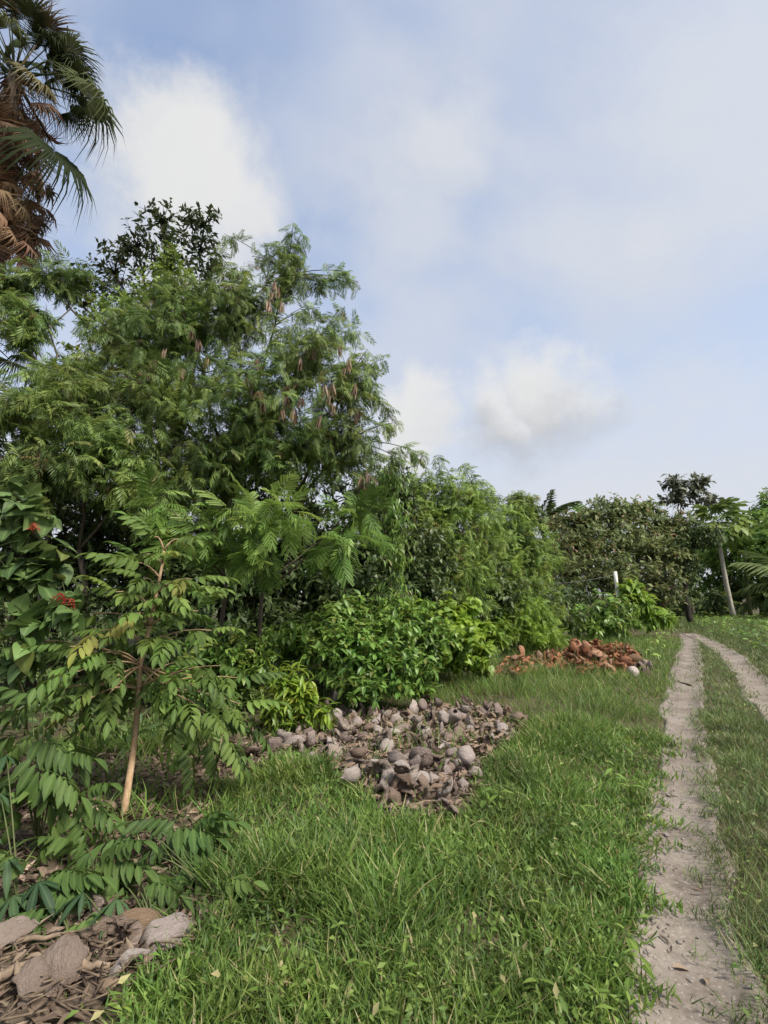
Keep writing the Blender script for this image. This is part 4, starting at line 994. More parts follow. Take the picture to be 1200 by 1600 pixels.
def frond(meshes, d, size, dz=0, roll=.25):
    o = link('frond', meshes[int(rng.integers(len(meshes)))], pr)
    setmat(o, frames(np.array([d]), roll=roll)[0], pc - pbs + np.array([0, 0, dz]), size)
for k in range(32):
    az = k * 2.399; el = 1.2 - 1.35 * k / 32
    frond(fan_live, (math.cos(az) * math.cos(el), math.sin(az) * math.cos(el), math.sin(el)), rng.uniform(.95, 1.15), rng.uniform(-.1, .3))
for (ex, ey, Y, s, ms) in [(190, 170, 9.6, 1.05, fan_live), (150, 60, 9.6, 1.0, fan_live), (122, 300, 9.6, 1.0, fan_live), (160, 110, 9.8, 1.0, fan_live), (105, 150, 9.4, .8, fan_old), (70, 120, 9.0, .8, fan_old), (100, 10, 9.6, 1, fan_live)]:
    e = at(ex, ey, Y); frond(ms, nrmz(e - pc), np.linalg.norm(e - pc) / 1.75 * s, 0, .15)
for k in range(190):
    az = rng.random() * 6.283; el = -rng.uniform(.7, 1.5)
    frond(fan_dead, (math.cos(az) * math.cos(el), math.sin(az) * math.cos(el), math.sin(el)), rng.uniform(.75, 1.15), -rng.uniform(-.3, 3.3), .6)
# second low fan palm behind the left feathery tree
pc2 = at(40, 480, 9.6); pb2 = np.array([pc2[0] - .8, pc2[1] + .3, 0]); pb2[2] = gh(pb2[0], pb2[1]); pcx = at(-30, 520, 9.8)
pr2 = link('fan_palm', None, loc=pb2, label='younger green fan palm with stiff fronds behind the left feathery tree', cat='palm')
B = Batch(); B.tube(curve(pb2 - (0, 0, .05), pcx, (.1, 0, 0), 10), np.linspace(.2, .14, 10), 10); link('trunk', B.mesh('trunk', ['bark'], pb2), pr2)
for k in range(14):
    az = k * 2.399; el = 1.1 - 1.5 * k / 14
    o = link('frond', fan_live[k % 4], pr2); setmat(o, frames(np.array([[math.cos(az) * math.cos(el), math.sin(az) * math.cos(el), math.sin(el)]]), roll=.2)[0], pcx - pb2, .75)
for (ex, ey, Y) in [(75, 475, 9.3), (45, 590, 9.2)]:
    e = at(ex, ey, Y); o = link('frond', fan_live[1], pr2); setmat(o, frames(np.array([nrmz(e - pcx)]))[0], pcx - pb2, np.linalg.norm(e - pcx) / 1.75)

# ------------------------------------------------------------------ coconut husks
def husk(seed, phimax=2 * math.pi, v0=0.0, thick=.36, nu=12, nv=8, mats=('husk', 'husk_in')):
    r = random.Random(seed); ph = [r.uniform(0, 6.28) for _ in range(4)]
    whole = phimax > 6.2
    V = []
    u = np.linspace(0, phimax, nu + 1); v = np.linspace(max(v0, .02), math.pi - .02, nv + 1)
    def surf(k, uu, vv):
        rad = 1 + .10 * math.cos(3 * uu + ph[0]) + .10 * math.sin(2 * vv + uu + ph[1]) + .07 * math.sin(4 * vv - 2 * uu + ph[2])
        rad *= 1 - .05 * math.sin(7 * uu + 5 * vv + ph[3]) + r.gauss(0, .022)
        c = math.cos(vv)
        z = c * (1.38 if c > 0 else 1.12) + .10 * math.sin(2 * uu + ph[2]) * math.sin(vv)
        x = math.sin(vv) ** (1.15 if c > 0 else .8)
        return np.array([x * math.cos(uu) * rad, x * math.sin(uu) * rad * .9, z * (1 + .05 * math.sin(3 * uu + ph[1]))]) * k
    for k in (1.0, 1 - thick):
        for uu in u:
            for vv in v:
                p = surf(k, uu, vv)
                if k < 1: p = p + np.array([r.gauss(0, .08) for _ in range(3)])
                elif not whole and uu in (u[0], u[-1]): p = p * (1 + r.gauss(0, .15))
                V.append(p)
    V = np.array(V); S = nv + 1; n1 = (nu + 1) * S
    T, mi = [], []
    def quad(a, b, c, d, m): T.extend([(a, b, c), (a, c, d)]); mi.extend([m, m])
    for i in range(nu):
        for j in range(nv):
            a = i * S + j
            quad(a, a + 1, a + S + 1, a + S, 0)
            if not whole or v0 > .1: quad(n1 + a, n1 + a + S, n1 + a + S + 1, n1 + a + 1, 1)
        if v0 > .1: a = i * S; quad(a, a + S, n1 + a + S, n1 + a, 1)
    if not whole:
        for i, fl in ((0, 0), (nu, 1)):
            for j in range(nv):
                a = i * S + j; q = (a, n1 + a, n1 + a + 1, a + 1)
                quad(*(q if not fl else q[::-1]), 1)
        c = V.mean(0); V = V - c * .85
    rim = ([j for j in range(S)] + [nu * S + j for j in range(S)]) if not whole else ([i * S for i in range(nu)] if v0 > .1 else [])
    V = list(V)
    for j in rim:
        for q in range(3):
            p = V[j] * r.uniform(.75, 1.0); e = p + np.array([r.gauss(0, .12), r.gauss(0, .12), r.gauss(0, .2)]); w2 = np.array([r.gauss(0, .02) for _ in range(3)])
            n0 = len(V); V += [p - w2, p + w2, e]; T.append((n0, n0 + 1, n0 + 2)); mi.append(1)
    V = np.array(V)
    me = mesh_from('husk', V, np.array(T), mats=mats, matidx=mi)
    # merge the seam of closed husks
    import bmesh
    bm = bmesh.new(); bm.from_mesh(me); bmesh.ops.remove_doubles(bm, verts=bm.verts, dist=.012)
    loose = [vv for vv in bm.verts if not vv.link_faces]; bmesh.ops.delete(bm, geom=loose, context='VERTS')
    bmesh.ops.recalc_face_normals(bm, faces=bm.faces)
    bm.to_mesh(me); bm.free()
    return me
KINDS = {
    'whole': ([husk(s) for s in (1, 2, 3)], 'coconut_husk'),
    'bowl': ([husk(s, v0=.36, thick=.3) for s in (4, 5)], 'coconut_husk'),
    'half': ([husk(s, 2.75, thick=.5) for s in (6, 7, 8)], 'coconut_husk'),
    'wedge': ([husk(s, ph_, thick=.45, nu=7) for s, ph_ in ((9, 1.5), (10, 1.9), (11, 2.3))], 'coconut_husk')}
RK = {'half': [husk(s, math.pi, thick=.4, nu=8, nv=6, mats=('rhusk', 'rhusk_in')) for s in (21, 22)],
      'wedge': [husk(s, 1.7, thick=.32, nu=5, nv=6, mats=('rhusk', 'rhusk_in')) for s in (23, 24, 25)],
      'sliver': [husk(s, .9, thick=.25, nu=3, nv=6, mats=('rhusk', 'rhusk_in')) for s in (26, 27)]}
tanm = [husk(31, mats=('husk_tan', 'husk_tan'))]
placed = []
def drop(x, y, r, nest=.80):
    z = gh(x, y) + .012 + r * .55
    for (qx, qy, qz, qr) in placed:
        d2 = (x - qx) ** 2 + (y - qy) ** 2; R_ = (r + qr) * nest
        if d2 < R_ * R_: z = max(z, qz + math.sqrt(R_ * R_ - d2))
    placed.append((x, y, z, r)); return z
def rand_rot(): return frames(rng.normal(0, 1, (1, 3)), up=rng.normal(0, 1, (1, 3)))[0]
def in_poly_pts(poly, n, erode=0.0):
    poly = np.array(poly); c = poly.mean(0); pl_ = c + (poly - c) * (1 - erode)
    lo_, hi_ = pl_.min(0), pl_.max(0); res = []
    while len(res) < n:
        p = lo_ + (hi_ - lo_) * rng.random(2)
        if inpoly(p[:1], p[1:], pl_)[0]: res.append(p)
    return np.array(res)
LAB = {'whole': 'whole grey-brown coconut husk in the weathered heap in the grass', 'bowl': 'cut-open hollow coconut husk in the weathered heap in the grass',
       'half': 'split half coconut husk in the weathered heap in the grass', 'wedge': 'curved husk piece in the weathered heap in the grass'}
def add_husk(mesh, p, r, R, label, group=None):
    o = link('coconut_husk', mesh, label=label, cat='coconut husk', group=group); setmat(o, R, p, r); return o
pts = in_poly_pts(HEAP, 165, .0)
cen = np.array(HEAP).mean(0)
# fill the heap's middle twice so that it rises
mid_pts = in_poly_pts([tuple(gnd(*p)[:2]) for p in [(590, 1150), (650, 1125), (790, 1130), (790, 1150), (700, 1175), (620, 1170)]], 18)
mid_pts = np.concatenate([mid_pts, in_poly_pts([tuple(gnd(*p)[:2]) for p in [(600, 1200), (735, 1195), (745, 1240), (700, 1275), (610, 1270)]], 30)])
for k, p in enumerate(np.concatenate([pts, mid_pts])):
    kind = ['whole', 'half', 'wedge', 'half', 'wedge', 'wedge', 'half', 'wedge', 'wedge', 'wedge', 'half', 'wedge', 'half', 'wedge', 'bowl', 'half', 'wedge'][k % 17]
    r = {'whole': rng.uniform(.045, .075), 'bowl': rng.uniform(.055, .075), 'half': rng.uniform(.045, .085), 'wedge': rng.uniform(.045, .095)}[kind]
    z = drop(p[0], p[1], r, .55 if kind == 'wedge' else .66)
    if z > gh(p[0], p[1]) + .36: placed.pop(); continue
    ms = KINDS[kind][0]
    add_husk(ms[int(rng.integers(len(ms)))], (p[0], p[1], z), r, rand_rot(), LAB[kind], kind + ' husks of the weathered heap')
def special(px, py, Y_, r, mesh, label, R=None):
    p = at(px, py, Y_)
    z = drop(p[0], p[1], r, .75)
    add_husk(mesh, (p[0], p[1], z), r, rand_rot() if R is None else R, label)
up_cam = lambda v: frames(np.array([[1, .2, .1]]), up=np.array([v]))[0]
special(657, 1195, gnd(657, 1215)[1], .105, KINDS['whole'][0][1], 'largest round greyish coconut husk low in the middle of the weathered heap', up_cam((.9, -.3, .3)))
special(708, 1108, gnd(708, 1135)[1], .10, KINDS['bowl'][0][0], 'coconut husk with a round dark hole on top of the weathered heap', frames(np.array([[1, .1, 0]]), up=np.array([[-.1, -.8, .65]]))[0])
special(655, 1124, gnd(657, 1145)[1], .085, tanm[0], 'tawny orange-tan coconut husk at the back of the weathered heap', up_cam((.1, -.2, 1)))
HP = list(placed)
# stray husks left of the heap
for k, (px, py) in enumerate([(445, 1165), (470, 1150), (500, 1120), (520, 1110), (510, 1140), (540, 1150), (430, 1175), (480, 1180), (372, 1200), (390, 1190), (530, 1170), (560, 1205), (590, 1240), (550, 1240)]):
    p = gnd(px, py); r = rng.uniform(.07, .105); z = drop(p[0], p[1], r)
    add_husk(KINDS['wedge' if k % 3 else 'half'][0][k % 3], (p[0], p[1], z), r, rand_rot(), 'weathered husk piece strewn on the bare soil beside the heap', 'stray husks beside the weathered heap')
def fragments0(poly, n, smin, smax, mats, name, label):
    p = in_poly_pts(poly, n); B = Batch(); tp = leaf_hi([.12, .36, .42, .3, .1], droop=.3, fold=.35)
    P = np.column_stack([p, gbase(p[:, 0], p[:, 1]) + .02 + .05 * rng.random(n)])
    B.inst(tp, P, frames(rng.normal(0, 1, (n, 3)) * (1, 1, .4), roll=.7), rng.uniform(smin, smax, n), rng.random(n))
    link(name, B.mesh(name, mats), label=label, cat='husk bits', kind='stuff')
fragments0(HEAP, 2200, .03, .12, ['husk_in'], 'husk_fragments', 'small grey husk shreds between the husks of the weathered heap')
# red-brown heap
placed = []
rp = in_poly_pts(RED, 45, .03)
rp2 = in_poly_pts([tuple(gnd(*p)[:2]) for p in [(875, 1046), (900, 1022), (985, 1020), (1000, 1044), (940, 1054)]], 62)
for k, p in enumerate(np.concatenate([rp, rp2])):
    kind = ['half', 'wedge', 'sliver', 'wedge'][k % 4]; r = rng.uniform(.09, .15)
    z = drop(p[0], p[1], r, .55); ms = RK[kind]
    o = link('coconut_husk', ms[int(rng.integers(len(ms)))], label={'half': 'reddish split half husk in the fresh red-brown heap near the hedge', 'wedge': 'reddish curved husk piece in the fresh red-brown heap near the hedge', 'sliver': 'thin reddish husk strip in the fresh red-brown heap near the hedge'}[kind], cat='coconut husk', group=kind + ' husks of the red-brown heap')
    setmat(o, rand_rot(), (p[0], p[1], z), r)
for k, (px, py) in enumerate([(1000, 1050), (1010, 1044), (1008, 1052), (990, 1056), (1018, 1048)]):
    p = gnd(px, py); r = .12; z = drop(p[0], p[1], r, .7)
    add_husk(KINDS['whole' if k % 2 else 'half'][0][k % 3], (p[0], p[1], z), r, rand_rot(), 'dark grey husk at the foot of the red-brown heap', 'grey husks by the red-brown heap')
def fragments(poly, n, smin, smax, mats, name, label, lift):
    p = in_poly_pts(poly, n); B = Batch(); tp = leaf_hi([.12, .36, .42, .3, .1], droop=.3, fold=.35)
    hz = np.array([max([q[2] for q in placed if (q[0] - a[0]) ** 2 + (q[1] - a[1]) ** 2 < .015] + [gh(a[0], a[1]) + .02]) for a in p])
    P = np.column_stack([p, hz + lift * rng.random(n)])
    B.inst(tp, P, frames(rng.normal(0, 1, (n, 3)) * (1, 1, .4), roll=.7), rng.uniform(smin, smax, n), rng.random(n))
    link(name, B.mesh(name, mats), label=label, cat='husk bits', kind='stuff')
fragments(RED, 900, .06, .2, ['rhusk_in'], 'husk_fragments', 'small reddish husk shreds lying in and round the red-brown heap', .05)
# big husks in the left foreground
placed = []
fh = [husk(40 + q, ph_, thick=.34, nu=22, nv=16) for q, ph_ in enumerate((2.9, 2.6, 3.2))]
fw = [husk(50 + q, ph_, thick=.4, nu=12, nv=16) for q, ph_ in enumerate((1.6, 2.0))]
ft_ = husk(60, 2.9, thick=.4, nu=22, nv=16, mats=('husk_tan', 'husk_in'))
def orient(axis, opening):
    z = nrmz(np.array(axis, float)); y = -np.array(opening, float); y = nrmz(y - z * (y @ z)); x = np.cross(y, z)
    return np.stack([x, y, z], -1)
for (px, py, r, mesh, ax_, op, lab) in [
    (92, 1535, .115, fh[0], (.45, -.8, -.1), (.2, .2, -1), 'large pale split husk lying among the straw stalks in the foreground'),
    (50, 1560, .09, fw[1], (.35, -.9, -.05), (.3, .1, -1), 'narrow pale husk piece against the large pale split husk'),
    (165, 1500, .12, fh[1], (1, .25, .15), (.05, -.75, .6), 'hollow upturned husk under the dark palmate seedling'),
    (212, 1468, .095, ft_, (.9, .4, .1), (-.1, .3, -1), 'rounded orange-brown husk under the low seedling'),
    (258, 1478, .10, fh[2], (.7, .7, .1), (.3, .2, -1), 'grey husk at the grass edge in the foreground litter'),
    (205, 1530, .085, fw[0], (.6, .7, .1), (-.4, -.4, -.6), 'dark husk piece in the straw at the grass edge'),
    (0, 1490, .11, fh[1], (.7, .5, .2), (.2, .4, -1), 'dark husk beside the straw stalks under the seedlings'),
    (130, 1440, .09, fh[0], (.9, -.3, .1), (.2, -.5, .6), 'shaded husk behind the hollow upturned husk')]:
    p = gnd(px, py); r *= .92; z = drop(p[0], p[1], r, .5) - r * .12
    add_husk(mesh, (p[0], p[1], z), r, orient(ax_, op), lab)
# dry stalks and sticks
def stick(pa, pb, r, label, group=None, mat='twig', za=.02, zb=.02):
    A, B_ = gnd(*pa), gnd(*pb); A[2] = gh(A[0], A[1]) + za; B_[2] = gh(B_[0], B_[1]) + zb
    Bt = Batch(); Pp = curve(A, B_, rng.normal(0, .02, 3) * (1, 1, .2), 9, .004); Bt.tube(Pp, np.linspace(r, r * .6, 9), 6)
    ln = np.linalg.norm(B_ - A)
    if ln > .35:
        for q in (3, 5, 6):
            e = Pp[q] + rng.normal(0, .05, 3) * (1, 1, .3) + nrmz(B_ - A) * .06; Bt.tube(curve(Pp[q], e, (0, 0, .01), 3), [r * .4, r * .3, r * .15], 4)
    link('stick', Bt.mesh('stick', [mat], A), loc=A, label=label, cat='stick', group=group)
stick((-40, 1575), (110, 1525), .024, 'thick straw-coloured palm stalk under the large pale husk', za=.05, zb=.09)
stick((110, 1530), (170, 1535), .02, 'short broken pale stalk end right of the large pale husk', za=.06, zb=.05)
stick((-30, 1500), (125, 1482), .014, 'thin dry stalk lying behind the large pale husk', za=.05, zb=.05)
stick((-20, 1520), (60, 1490), .010, 'thin pale twig crossing the dry stalk in the foreground')
stick((-20, 1314), (75, 1312), .014, 'dry stick with pale cut end under the tall seedling', za=.04, zb=.05)
stick((40, 1312), (150, 1290), .013, 'dry stick reaching from the litter to the sapling foot', za=.03, zb=.05)
stick((130, 1296), (200, 1286), .010, 'short pale stick touching the sapling foot')
stick((290, 1248), (365, 1240), .012, 'pale stick in the litter behind the sapling')
stick((440, 1215), (605, 1190), .009, 'long thin twig lying on the soil in front of the weathered heap', za=.05, zb=.08)
stick((600, 1275), (700, 1262), .010, 'curved twig at the front foot of the weathered heap', za=.04, zb=.04)
stick((360, 1420), (395, 1350), .009, 'straw stem standing at the grass edge by the hanging leaflets', za=.02, zb=.1)
stick((1080, 1068), (1050, 1060), .018, 'dark broken branch lying across the near wheel track', za=-.02, zb=-.02, mat='bark')

# ------------------------------------------------------------------ loose litter, stuff
def scatter_poly(poly, n):
    poly = np.array(poly); lo_, hi_ = np.maximum(poly.min(0), (-5.5, 1.2)), poly.max(0)
    p = lo_ + (hi_ - lo_) * rng.random((n * 3, 2)); p = p[inpoly(p[:, 0], p[:, 1], [tuple(q) for q in poly])]
    return p[:n]
B = Batch()
p2 = np.concatenate([scatter_poly(LITTER, 5600), scatter_poly(HEAP, 500)])
P = np.column_stack([p2, gbase(p2[:, 0], p2[:, 1]) + .02 + rng.random(len(p2)) * .03])
D = rng.normal(0, 1, (len(P), 3)) * (1, 1, .25)
dry = [leaf_hi([.03, .3, .42, .3, .01], droop=.3, fold=.35), leaf_hi([.03, .2, .3, .2, .01], droop=-.3, fold=.5), leaf_lo(.25, .4, .2)]
w_ = rng.integers(3, size=len(P))
for k in range(3): B.inst(dry[k], P[w_ == k], frames(D[w_ == k], roll=.5), rng.uniform(.04, .12, (w_ == k).sum()), rng.random((w_ == k).sum()))
link('dry_leaf_litter', B.mesh('dry_leaf_litter', ['litter']), label='brown dry leaf litter under the sapling and round the husks', cat='leaf litter', kind='stuff')
B = Batch()
p2 = np.concatenate([scatter_poly(LITTER, 420), scatter_poly([tuple(gnd(*p)[:2]) for p in [(-60, 1470), (300, 1460), (230, 1560), (120, 1640), (-60, 1640)]], 110), scatter_poly(HEAP, 150)])
for q in p2:
    a_ = rng.normal(.35, .7); ln = rng.uniform(.04, .2); z = gh(q[0], q[1]) + .02 + .05 * rng.random()
    d = np.array([math.cos(a_), math.sin(a_), rng.normal(0, .12)]) * ln
    B.tube(curve((q[0], q[1], z), np.array([q[0], q[1], z]) + d, rng.normal(0, .01, 3), 4), rng.uniform(.002, .0055), 4, rng.random())
link('dry_twigs', B.mesh('dry_twigs', ['twig']), label='thin straw and twigs strewn through the dry litter', cat='twigs', kind='stuff')
# pebbles, leaves and chips on the near track
def peb(seed):
    r = np.random.default_rng(seed); V, T = [], []
    import bmesh
    bm = bmesh.new(); bmesh.ops.create_icosphere(bm, subdivisions=2, radius=1)
    for v in bm.verts: v.co *= 1 + .25 * math.sin(3 * v.co.x + seed) * math.cos(2.3 * v.co.y + 2 * seed) + r.normal(0, .05)
    for v in bm.verts: v.co.z *= .55
    me = bpy.data.meshes.new('pebble'); bm.to_mesh(me); bm.free(); me.materials.append(MAT['stone'])
    return me
pm = [peb(s) for s in range(4)]
drym = [leafmesh(t, 'litter', 'dry_leaf') for t in dry[:2]]
tc_, tw_ = trkL
def on_track(px, py):
    p = gnd(px, py); d = np.hypot(tc_[:, 0] - p[0], tc_[:, 1] - p[1]); u = min(1, d.min() / tw_[d.argmin()])
    return np.array([p[0], p[1], gh(p[0], p[1]) + .006 - .045 * (1 - u * u)])
k = 0
for i in range(60):
    py = 1020 + 580 * rng.random() ** .7
    row = np.array(TL)[::-1]; a_, b_ = np.interp(py, row[:, 0], row[:, 1]), np.interp(py, row[:, 0], row[:, 2])
    u = rng.beta(.9, 1.8); p = on_track(a_ + (b_ - a_) * u, py); s = rng.uniform(.005, .014)
    o = link('pebble', pm[i % 4], label='small pale pebble on the near dirt wheel track', cat='pebble', group='pebbles on the near wheel track'); setmat(o, rotz(rng.random() * 6), p + (0, 0, s * .2), s)
for i, (px, py) in enumerate([(1048, 1492), (1046, 1455), (1024, 1540), (1010, 1460), (1005, 1370), (1052, 1345), (1030, 1300), (1100, 1385), (1025, 1385), (1046, 1470), (1080, 1590), (1060, 1250), (1105, 1520), (1040, 1400)]):
    p = on_track(px, py); o = link('dry_leaf', drym[i % 2], label='pale dry leaf lying on the near dirt wheel track', cat='leaf', group='dry leaves on the near wheel track')
    setmat(o, frames(np.array([[math.cos(i * 2.2), math.sin(i * 2.2), 0.02]]))[0], p + (0, 0, .008), .085 if i == 0 else rng.uniform(.035, .065))
B = Batch()
n = 5000; i = rng.integers(len(tc_), size=n); tg = nrmz(np.gradient(tc_, axis=0)); nr_ = np.stack([-tg[:, 1], tg[:, 0]], -1)
u = np.where(rng.random(n) < .6, rng.uniform(.35, 1.05, n), rng.uniform(-1, 1, n)); pp = tc_[i] + nr_[i] * (u * tw_[i])[:, None] + tg[i] * rng.uniform(-.06, .06, n)[:, None]
P = np.column_stack([pp, gbase(pp[:, 0], pp[:, 1]) + .008 - .045 * (1 - np.clip(u, -1, 1) ** 2)])
oct_ = (np.array([[1, 0, 0], [-1, 0, 0], [0, 1, 0], [0, -1, 0], [0, 0, .6], [0, 0, -.6]], float), np.array([[0, 2, 4], [2, 1, 4], [1, 3, 4], [3, 0, 4], [2, 0, 5], [1, 2, 5], [3, 1, 5], [0, 3, 5]]), np.zeros(6))
B.inst(oct_, P, frames(rng.normal(0, 1, (n, 3)) * (1, 1, .2)), rng.uniform(.002, .008, (n, 1)) * rng.uniform(.6, 1.6, (n, 3)), rng.random(n))
link('gravel', B.mesh('gravel', ['stone'], smoothed=False), label='fine gravel scattered over the near dirt wheel track', cat='gravel', kind='stuff')

# ------------------------------------------------------------------ grass
def blade(bend, seg=3):
    t = np.linspace(0, 1, seg + 1); V = []
    for k in range(seg):
        w = .5 * (1 - t[k] ** 1.6 * .75); V += [(bend * t[k] ** 2, -w, t[k] * (1 - .25 * bend * t[k])), (bend * t[k] ** 2, w, t[k] * (1 - .25 * bend * t[k]))]
    V.append((bend, 0, 1 - .25 * bend)); T = []
    for k in range(seg - 1): a = 2 * k; T += [(a, a + 1, a + 3), (a, a + 3, a + 2)]
    a = 2 * (seg - 1); T.append((a, a + 1, a + 2))
    return np.array(V, float), np.array(T), np.zeros(len(V))
BL = [blade(.25), blade(.6), blade(1.0)]
BLF = [blade(.3, 2), blade(.7, 2)]
def grass_field(n, r0, r1, th0, th1, hfun, wid, name, label, mat, tpls, dens_pow=1.0, excl=None):
    u = rng.random(n); e = 2 - dens_pow
    rr = (r0 ** e + u * (r1 ** e - r0 ** e)) ** (1 / e); th = rng.uniform(th0, th1, n)
    x, y = rr * np.sin(th), rr * np.cos(th)
    x, y, h = hfun(x, y)
    m = len(x); rr = np.hypot(x, y)
    z = gbase(x, y) - .01
    az = rng.random(m) * 6.283 ; R = np.zeros((m, 3, 3)); c, s = np.cos(az), np.sin(az)
    R[:, 0, 0] = c; R[:, 0, 1] = -s; R[:, 1, 0] = s; R[:, 1, 1] = c; R[:, 2, 2] = 1
    tilt = rng.normal(0, .55, (m, 2)); R[:, 0, 2] = tilt[:, 0]; R[:, 1, 2] = tilt[:, 1]
    hh = h * rng.uniform(.4, 1.2, m); wd = wid * rng.uniform(.45, 1.55, m) * (.7 + rr / 9)
    S = np.stack([hh * rng.uniform(.3, 1.1, m), wd, hh], -1)
    P = np.column_stack([x, y, z]); B = Batch(); wh = rng.integers(len(tpls), size=m); rnd = rng.random(m)
    for k, t in enumerate(tpls):
        q_ = wh == k; B.inst(t, P[q_], R[q_], S[q_], rnd[q_])
    link(name, B.mesh(name, [mat]), label=label, cat='grass', kind='stuff')
    return m
def left_of_track(x, y):
    """True on the hedge side of the near wheel track"""
    c = trkL[0]; xi = np.interp(y, c[:, 1], c[:, 0]); return x < xi
def rejected(x, y):
    j = (vnoise(x, y, .35, 31) - .5) * .5
    bad = inpoly(x + j, y + j, LITTER) & (rng.random(len(x)) < .93)
    bad |= inpoly(x + j * .5, y + j * .5, HEAP) & (rng.random(len(x)) < .96)
    bad |= inpoly(x + j * .5, y + j * .5, RED) & (rng.random(len(x)) < .85)
    bad |= inpoly(x, y, HEDGE) & (rng.random(len(x)) < .6)
    return bad
def h_tall(x, y):
    d = tdist(x, y); k = left_of_track(x, y) & (d > -.05 + .15 * rng.random(len(x)) + .14 * (vnoise(x, y, .3, 51) - .5)) & ~rejected(x, y)
    cl = vnoise(x, y, .45, 33)
    k &= rng.random(len(x)) < .35 + 1.1 * cl
    x, y, d, cl = x[k], y[k], d[k], cl[k]
    r = np.hypot(x, y)
    h = .085 + .17 * np.clip(d / 1.0, 0, 1) * (.35 + vnoise(x, y, .8, 34)) 
    h *= (.38 + 1.1 * cl ** 1.3) * np.clip(.8 + (r - 2) / 8, .8, 1)
    near_l = np.clip((.2 - x) / 1.2, 0, 1) * np.clip((3.4 - y) / 1.2, 0, 1); h *= 1 - .55 * near_l       # thinner, trodden grass by the litter
    far = np.clip((r - 7) / 4, 0, 1); h = h * (1 - far) + (h * .85 + .12) * far
    return x, y, h
def h_short(x, y):
    d = tdist(x, y); k = ~left_of_track(x, y) & (d > -.08 + .18 * rng.random(len(x)) + .14 * (vnoise(x, y, .3, 52) - .5))
    cl = vnoise(x, y, .35, 35); k &= rng.random(len(x)) < .5 + .9 * cl
    x, y, d, cl = x[k], y[k], d[k], cl[k]
    h = (.04 + .06 * cl) * (1 + np.clip(d / .5, 0, 1) * .6)
    # outside the far track the verge is taller
    c = trkR[0]; xi = np.interp(y, c[::1, 1], c[:, 0]); out_ = np.clip((x - xi - .3) / 1.0, 0, 1); h = h * (1 + 2.2 * out_)
    return x, y, h
D2 = math.radians
grass_field(150000, 1.4, 7.0, D2(-45), D2(45), h_tall, .0105, 'grass', 'tall fresh green grass between the litter and the near wheel track', 'grass', BL, .7)
grass_field(85000, 6.5, 22.0, D2(-18), D2(35), h_tall, .0050, 'grass', 'long green grass round the two husk heaps', 'grass', BLF, .9)
grass_field(110000, 1.4, 9.0, D2(18), D2(70), h_short, .0052, 'short_grass', 'short trodden grass on the median beside the near wheel track', 'grass_short', BL, .7)
grass_field(130000, 7.0, 40.0, D2(22), D2(55), h_short, .0060, 'short_grass', 'short grass on the median and verge towards the bend', 'grass_short', BLF, 1.0)
n = 20000; rr = 1.6 + 9 * rng.random(n) ** 1.2; th = rng.uniform(D2(-40), D2(60), n); x, y = rr * np.sin(th), rr * np.cos(th)
k = (tdist(x, y) > .05) & ~rejected(x, y) & (rng.random(n) < 1.6 * vnoise(x, y, .5, 61) - .25); x, y = x[k], y[k]; m = len(x)
left_ = left_of_track(x, y); z = gbase(x, y) + np.where(left_, rng.uniform(.02, .13, m), rng.uniform(.01, .05, m))
B = Batch(); B.inst(leaf_lo(.45, .15, .2), np.column_stack([x, y, z]), frames(rng.normal(0, 1, (m, 3)) * (1, 1, .4), roll=.4), rng.uniform(.02, .06, m), rng.random(m))
link('small_weeds', B.mesh('small_weeds', ['grass']), label='small broad-leaved weeds mixed through the grass', cat='weeds', kind='stuff')
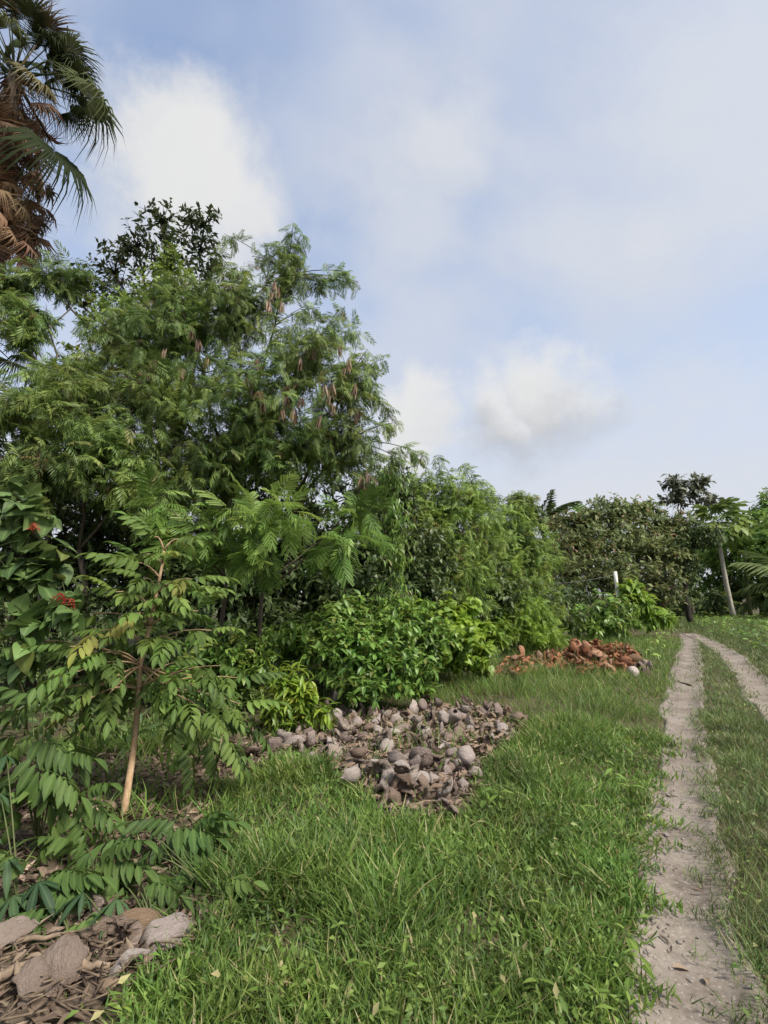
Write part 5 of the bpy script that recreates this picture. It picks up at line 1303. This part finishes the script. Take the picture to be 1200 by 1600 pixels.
# broad-leaved weeds in the grass
WED = [leafmesh(t, 'weed') for t in (leaf_hi([.02, .16, .24, .18, .01], droop=.3), leaf_hi([.02, .2, .3, .2, .01], droop=.45))]
for k, (px, py, s) in enumerate([(560, 1525, .10), (190, 1580, .10), (1000, 1500, .12), (930, 1590, .11), (655, 1530, .08), (800, 1500, .09), (780, 1262, .20), (760, 1255, .16), (800, 1245, .17), (960, 1210, .16), (985, 1235, .16), (990, 1190, .16), (905, 1270, .14), (900, 1350, .12), (640, 1440, .10), (520, 1350, .1), (430, 1480, .09), (700, 1350, .1), (860, 1430, .11), (980, 1560, .1)] + [(float(rng.uniform(400, 980)), float(rng.uniform(1300, 1600)), float(rng.uniform(.07, .12))) for _ in range(26)]):
    p = gnd(px, py, .06); b = np.array([p[0], p[1], gh(p[0], p[1])])
    r = link('weed', None, loc=b, label='bright broad-leaved weed sprouting through the tall grass' if k < 6 or k > 11 else ('yellow-green leafy weed at the right foot of the weathered heap' if k < 9 else 'pale green weed in the grass at the near track edge'), cat='weed', group=['weeds in the tall grass', 'weeds by the weathered heap', 'weeds at the track edge'][0 if k < 6 or k > 11 else (1 if k < 9 else 2)])
    B = Batch(); hgt = .06 + s * .6; B.tube(np.array([[0, 0, -.02], [0.004, 0, hgt * .5], [0, 0, hgt]]), [.003, .0025, .002], 4); link('stem', B.mesh('stem', ['stem']), r)
    nq = int(rng.integers(5, 8))
    for q in range(nq):
        az = q * 2.399 + k + rng.normal(0, .5); el = rng.uniform(-.1, .9)
        o = link('leaf', WED[q % 2], r); setmat(o, frames(np.array([[math.cos(az) * math.cos(el), math.sin(az) * math.cos(el), math.sin(el)]]), roll=.15)[0], (0, 0, hgt * (.35 + .6 * q / nq)), s * rng.uniform(.4, .85))
# creeping ground cover beyond the far track and under the hedge
def cover(poly, n, size, h, name, label, mat, tpls):
    poly = [tuple(gnd(*p)[:2]) for p in poly]; pts_ = np.array(poly); lo_, hi_ = pts_.min(0), pts_.max(0)
    p = lo_ + (hi_ - lo_) * rng.random((n * 3, 2)); p = p[inpoly(p[:, 0], p[:, 1], poly)][:n]
    p = p[tdist(p[:, 0], p[:, 1]) > .25]; m = len(p)
    hh = h * (.3 + vnoise(p[:, 0], p[:, 1], 1.3, 41)) * rng.random(m) ** .5
    P = np.column_stack([p, gbase(p[:, 0], p[:, 1]) + .03 + hh]); B = Batch(); wh = rng.integers(len(tpls), size=m); rn = rng.random(m)
    D = rng.normal(0, 1, (m, 3)) * (1, 1, .3)
    for k, t in enumerate(tpls): q_ = wh == k; B.inst(t, P[q_], frames(D[q_], roll=.3), size * rng.uniform(.6, 1.3, q_.sum()), rn[q_])
    link(name, B.mesh(name, [mat]), label=label, cat='ground cover', kind='stuff')
cover([(1085, 985), (1085, 970), (1200, 964), (1500, 964), (1500, 1040), (1240, 1060), (1200, 1030), (1150, 1004)], 5200, .22, .45, 'creeping_vines', 'low green creeping vines beyond the far wheel track by the papaya', 'midbush', [SIM[0], SIM[1]])
cover([(1000, 1060), (1020, 1000), (1040, 985), (1055, 985), (1052, 1010), (1040, 1065)], 900, .18, .5, 'low_weeds', 'low weeds on the bank between red-brown heap and near track', 'hedge', [leaf_lo(.2, .1, .3), leaf_lo(.3, .1, .3)])
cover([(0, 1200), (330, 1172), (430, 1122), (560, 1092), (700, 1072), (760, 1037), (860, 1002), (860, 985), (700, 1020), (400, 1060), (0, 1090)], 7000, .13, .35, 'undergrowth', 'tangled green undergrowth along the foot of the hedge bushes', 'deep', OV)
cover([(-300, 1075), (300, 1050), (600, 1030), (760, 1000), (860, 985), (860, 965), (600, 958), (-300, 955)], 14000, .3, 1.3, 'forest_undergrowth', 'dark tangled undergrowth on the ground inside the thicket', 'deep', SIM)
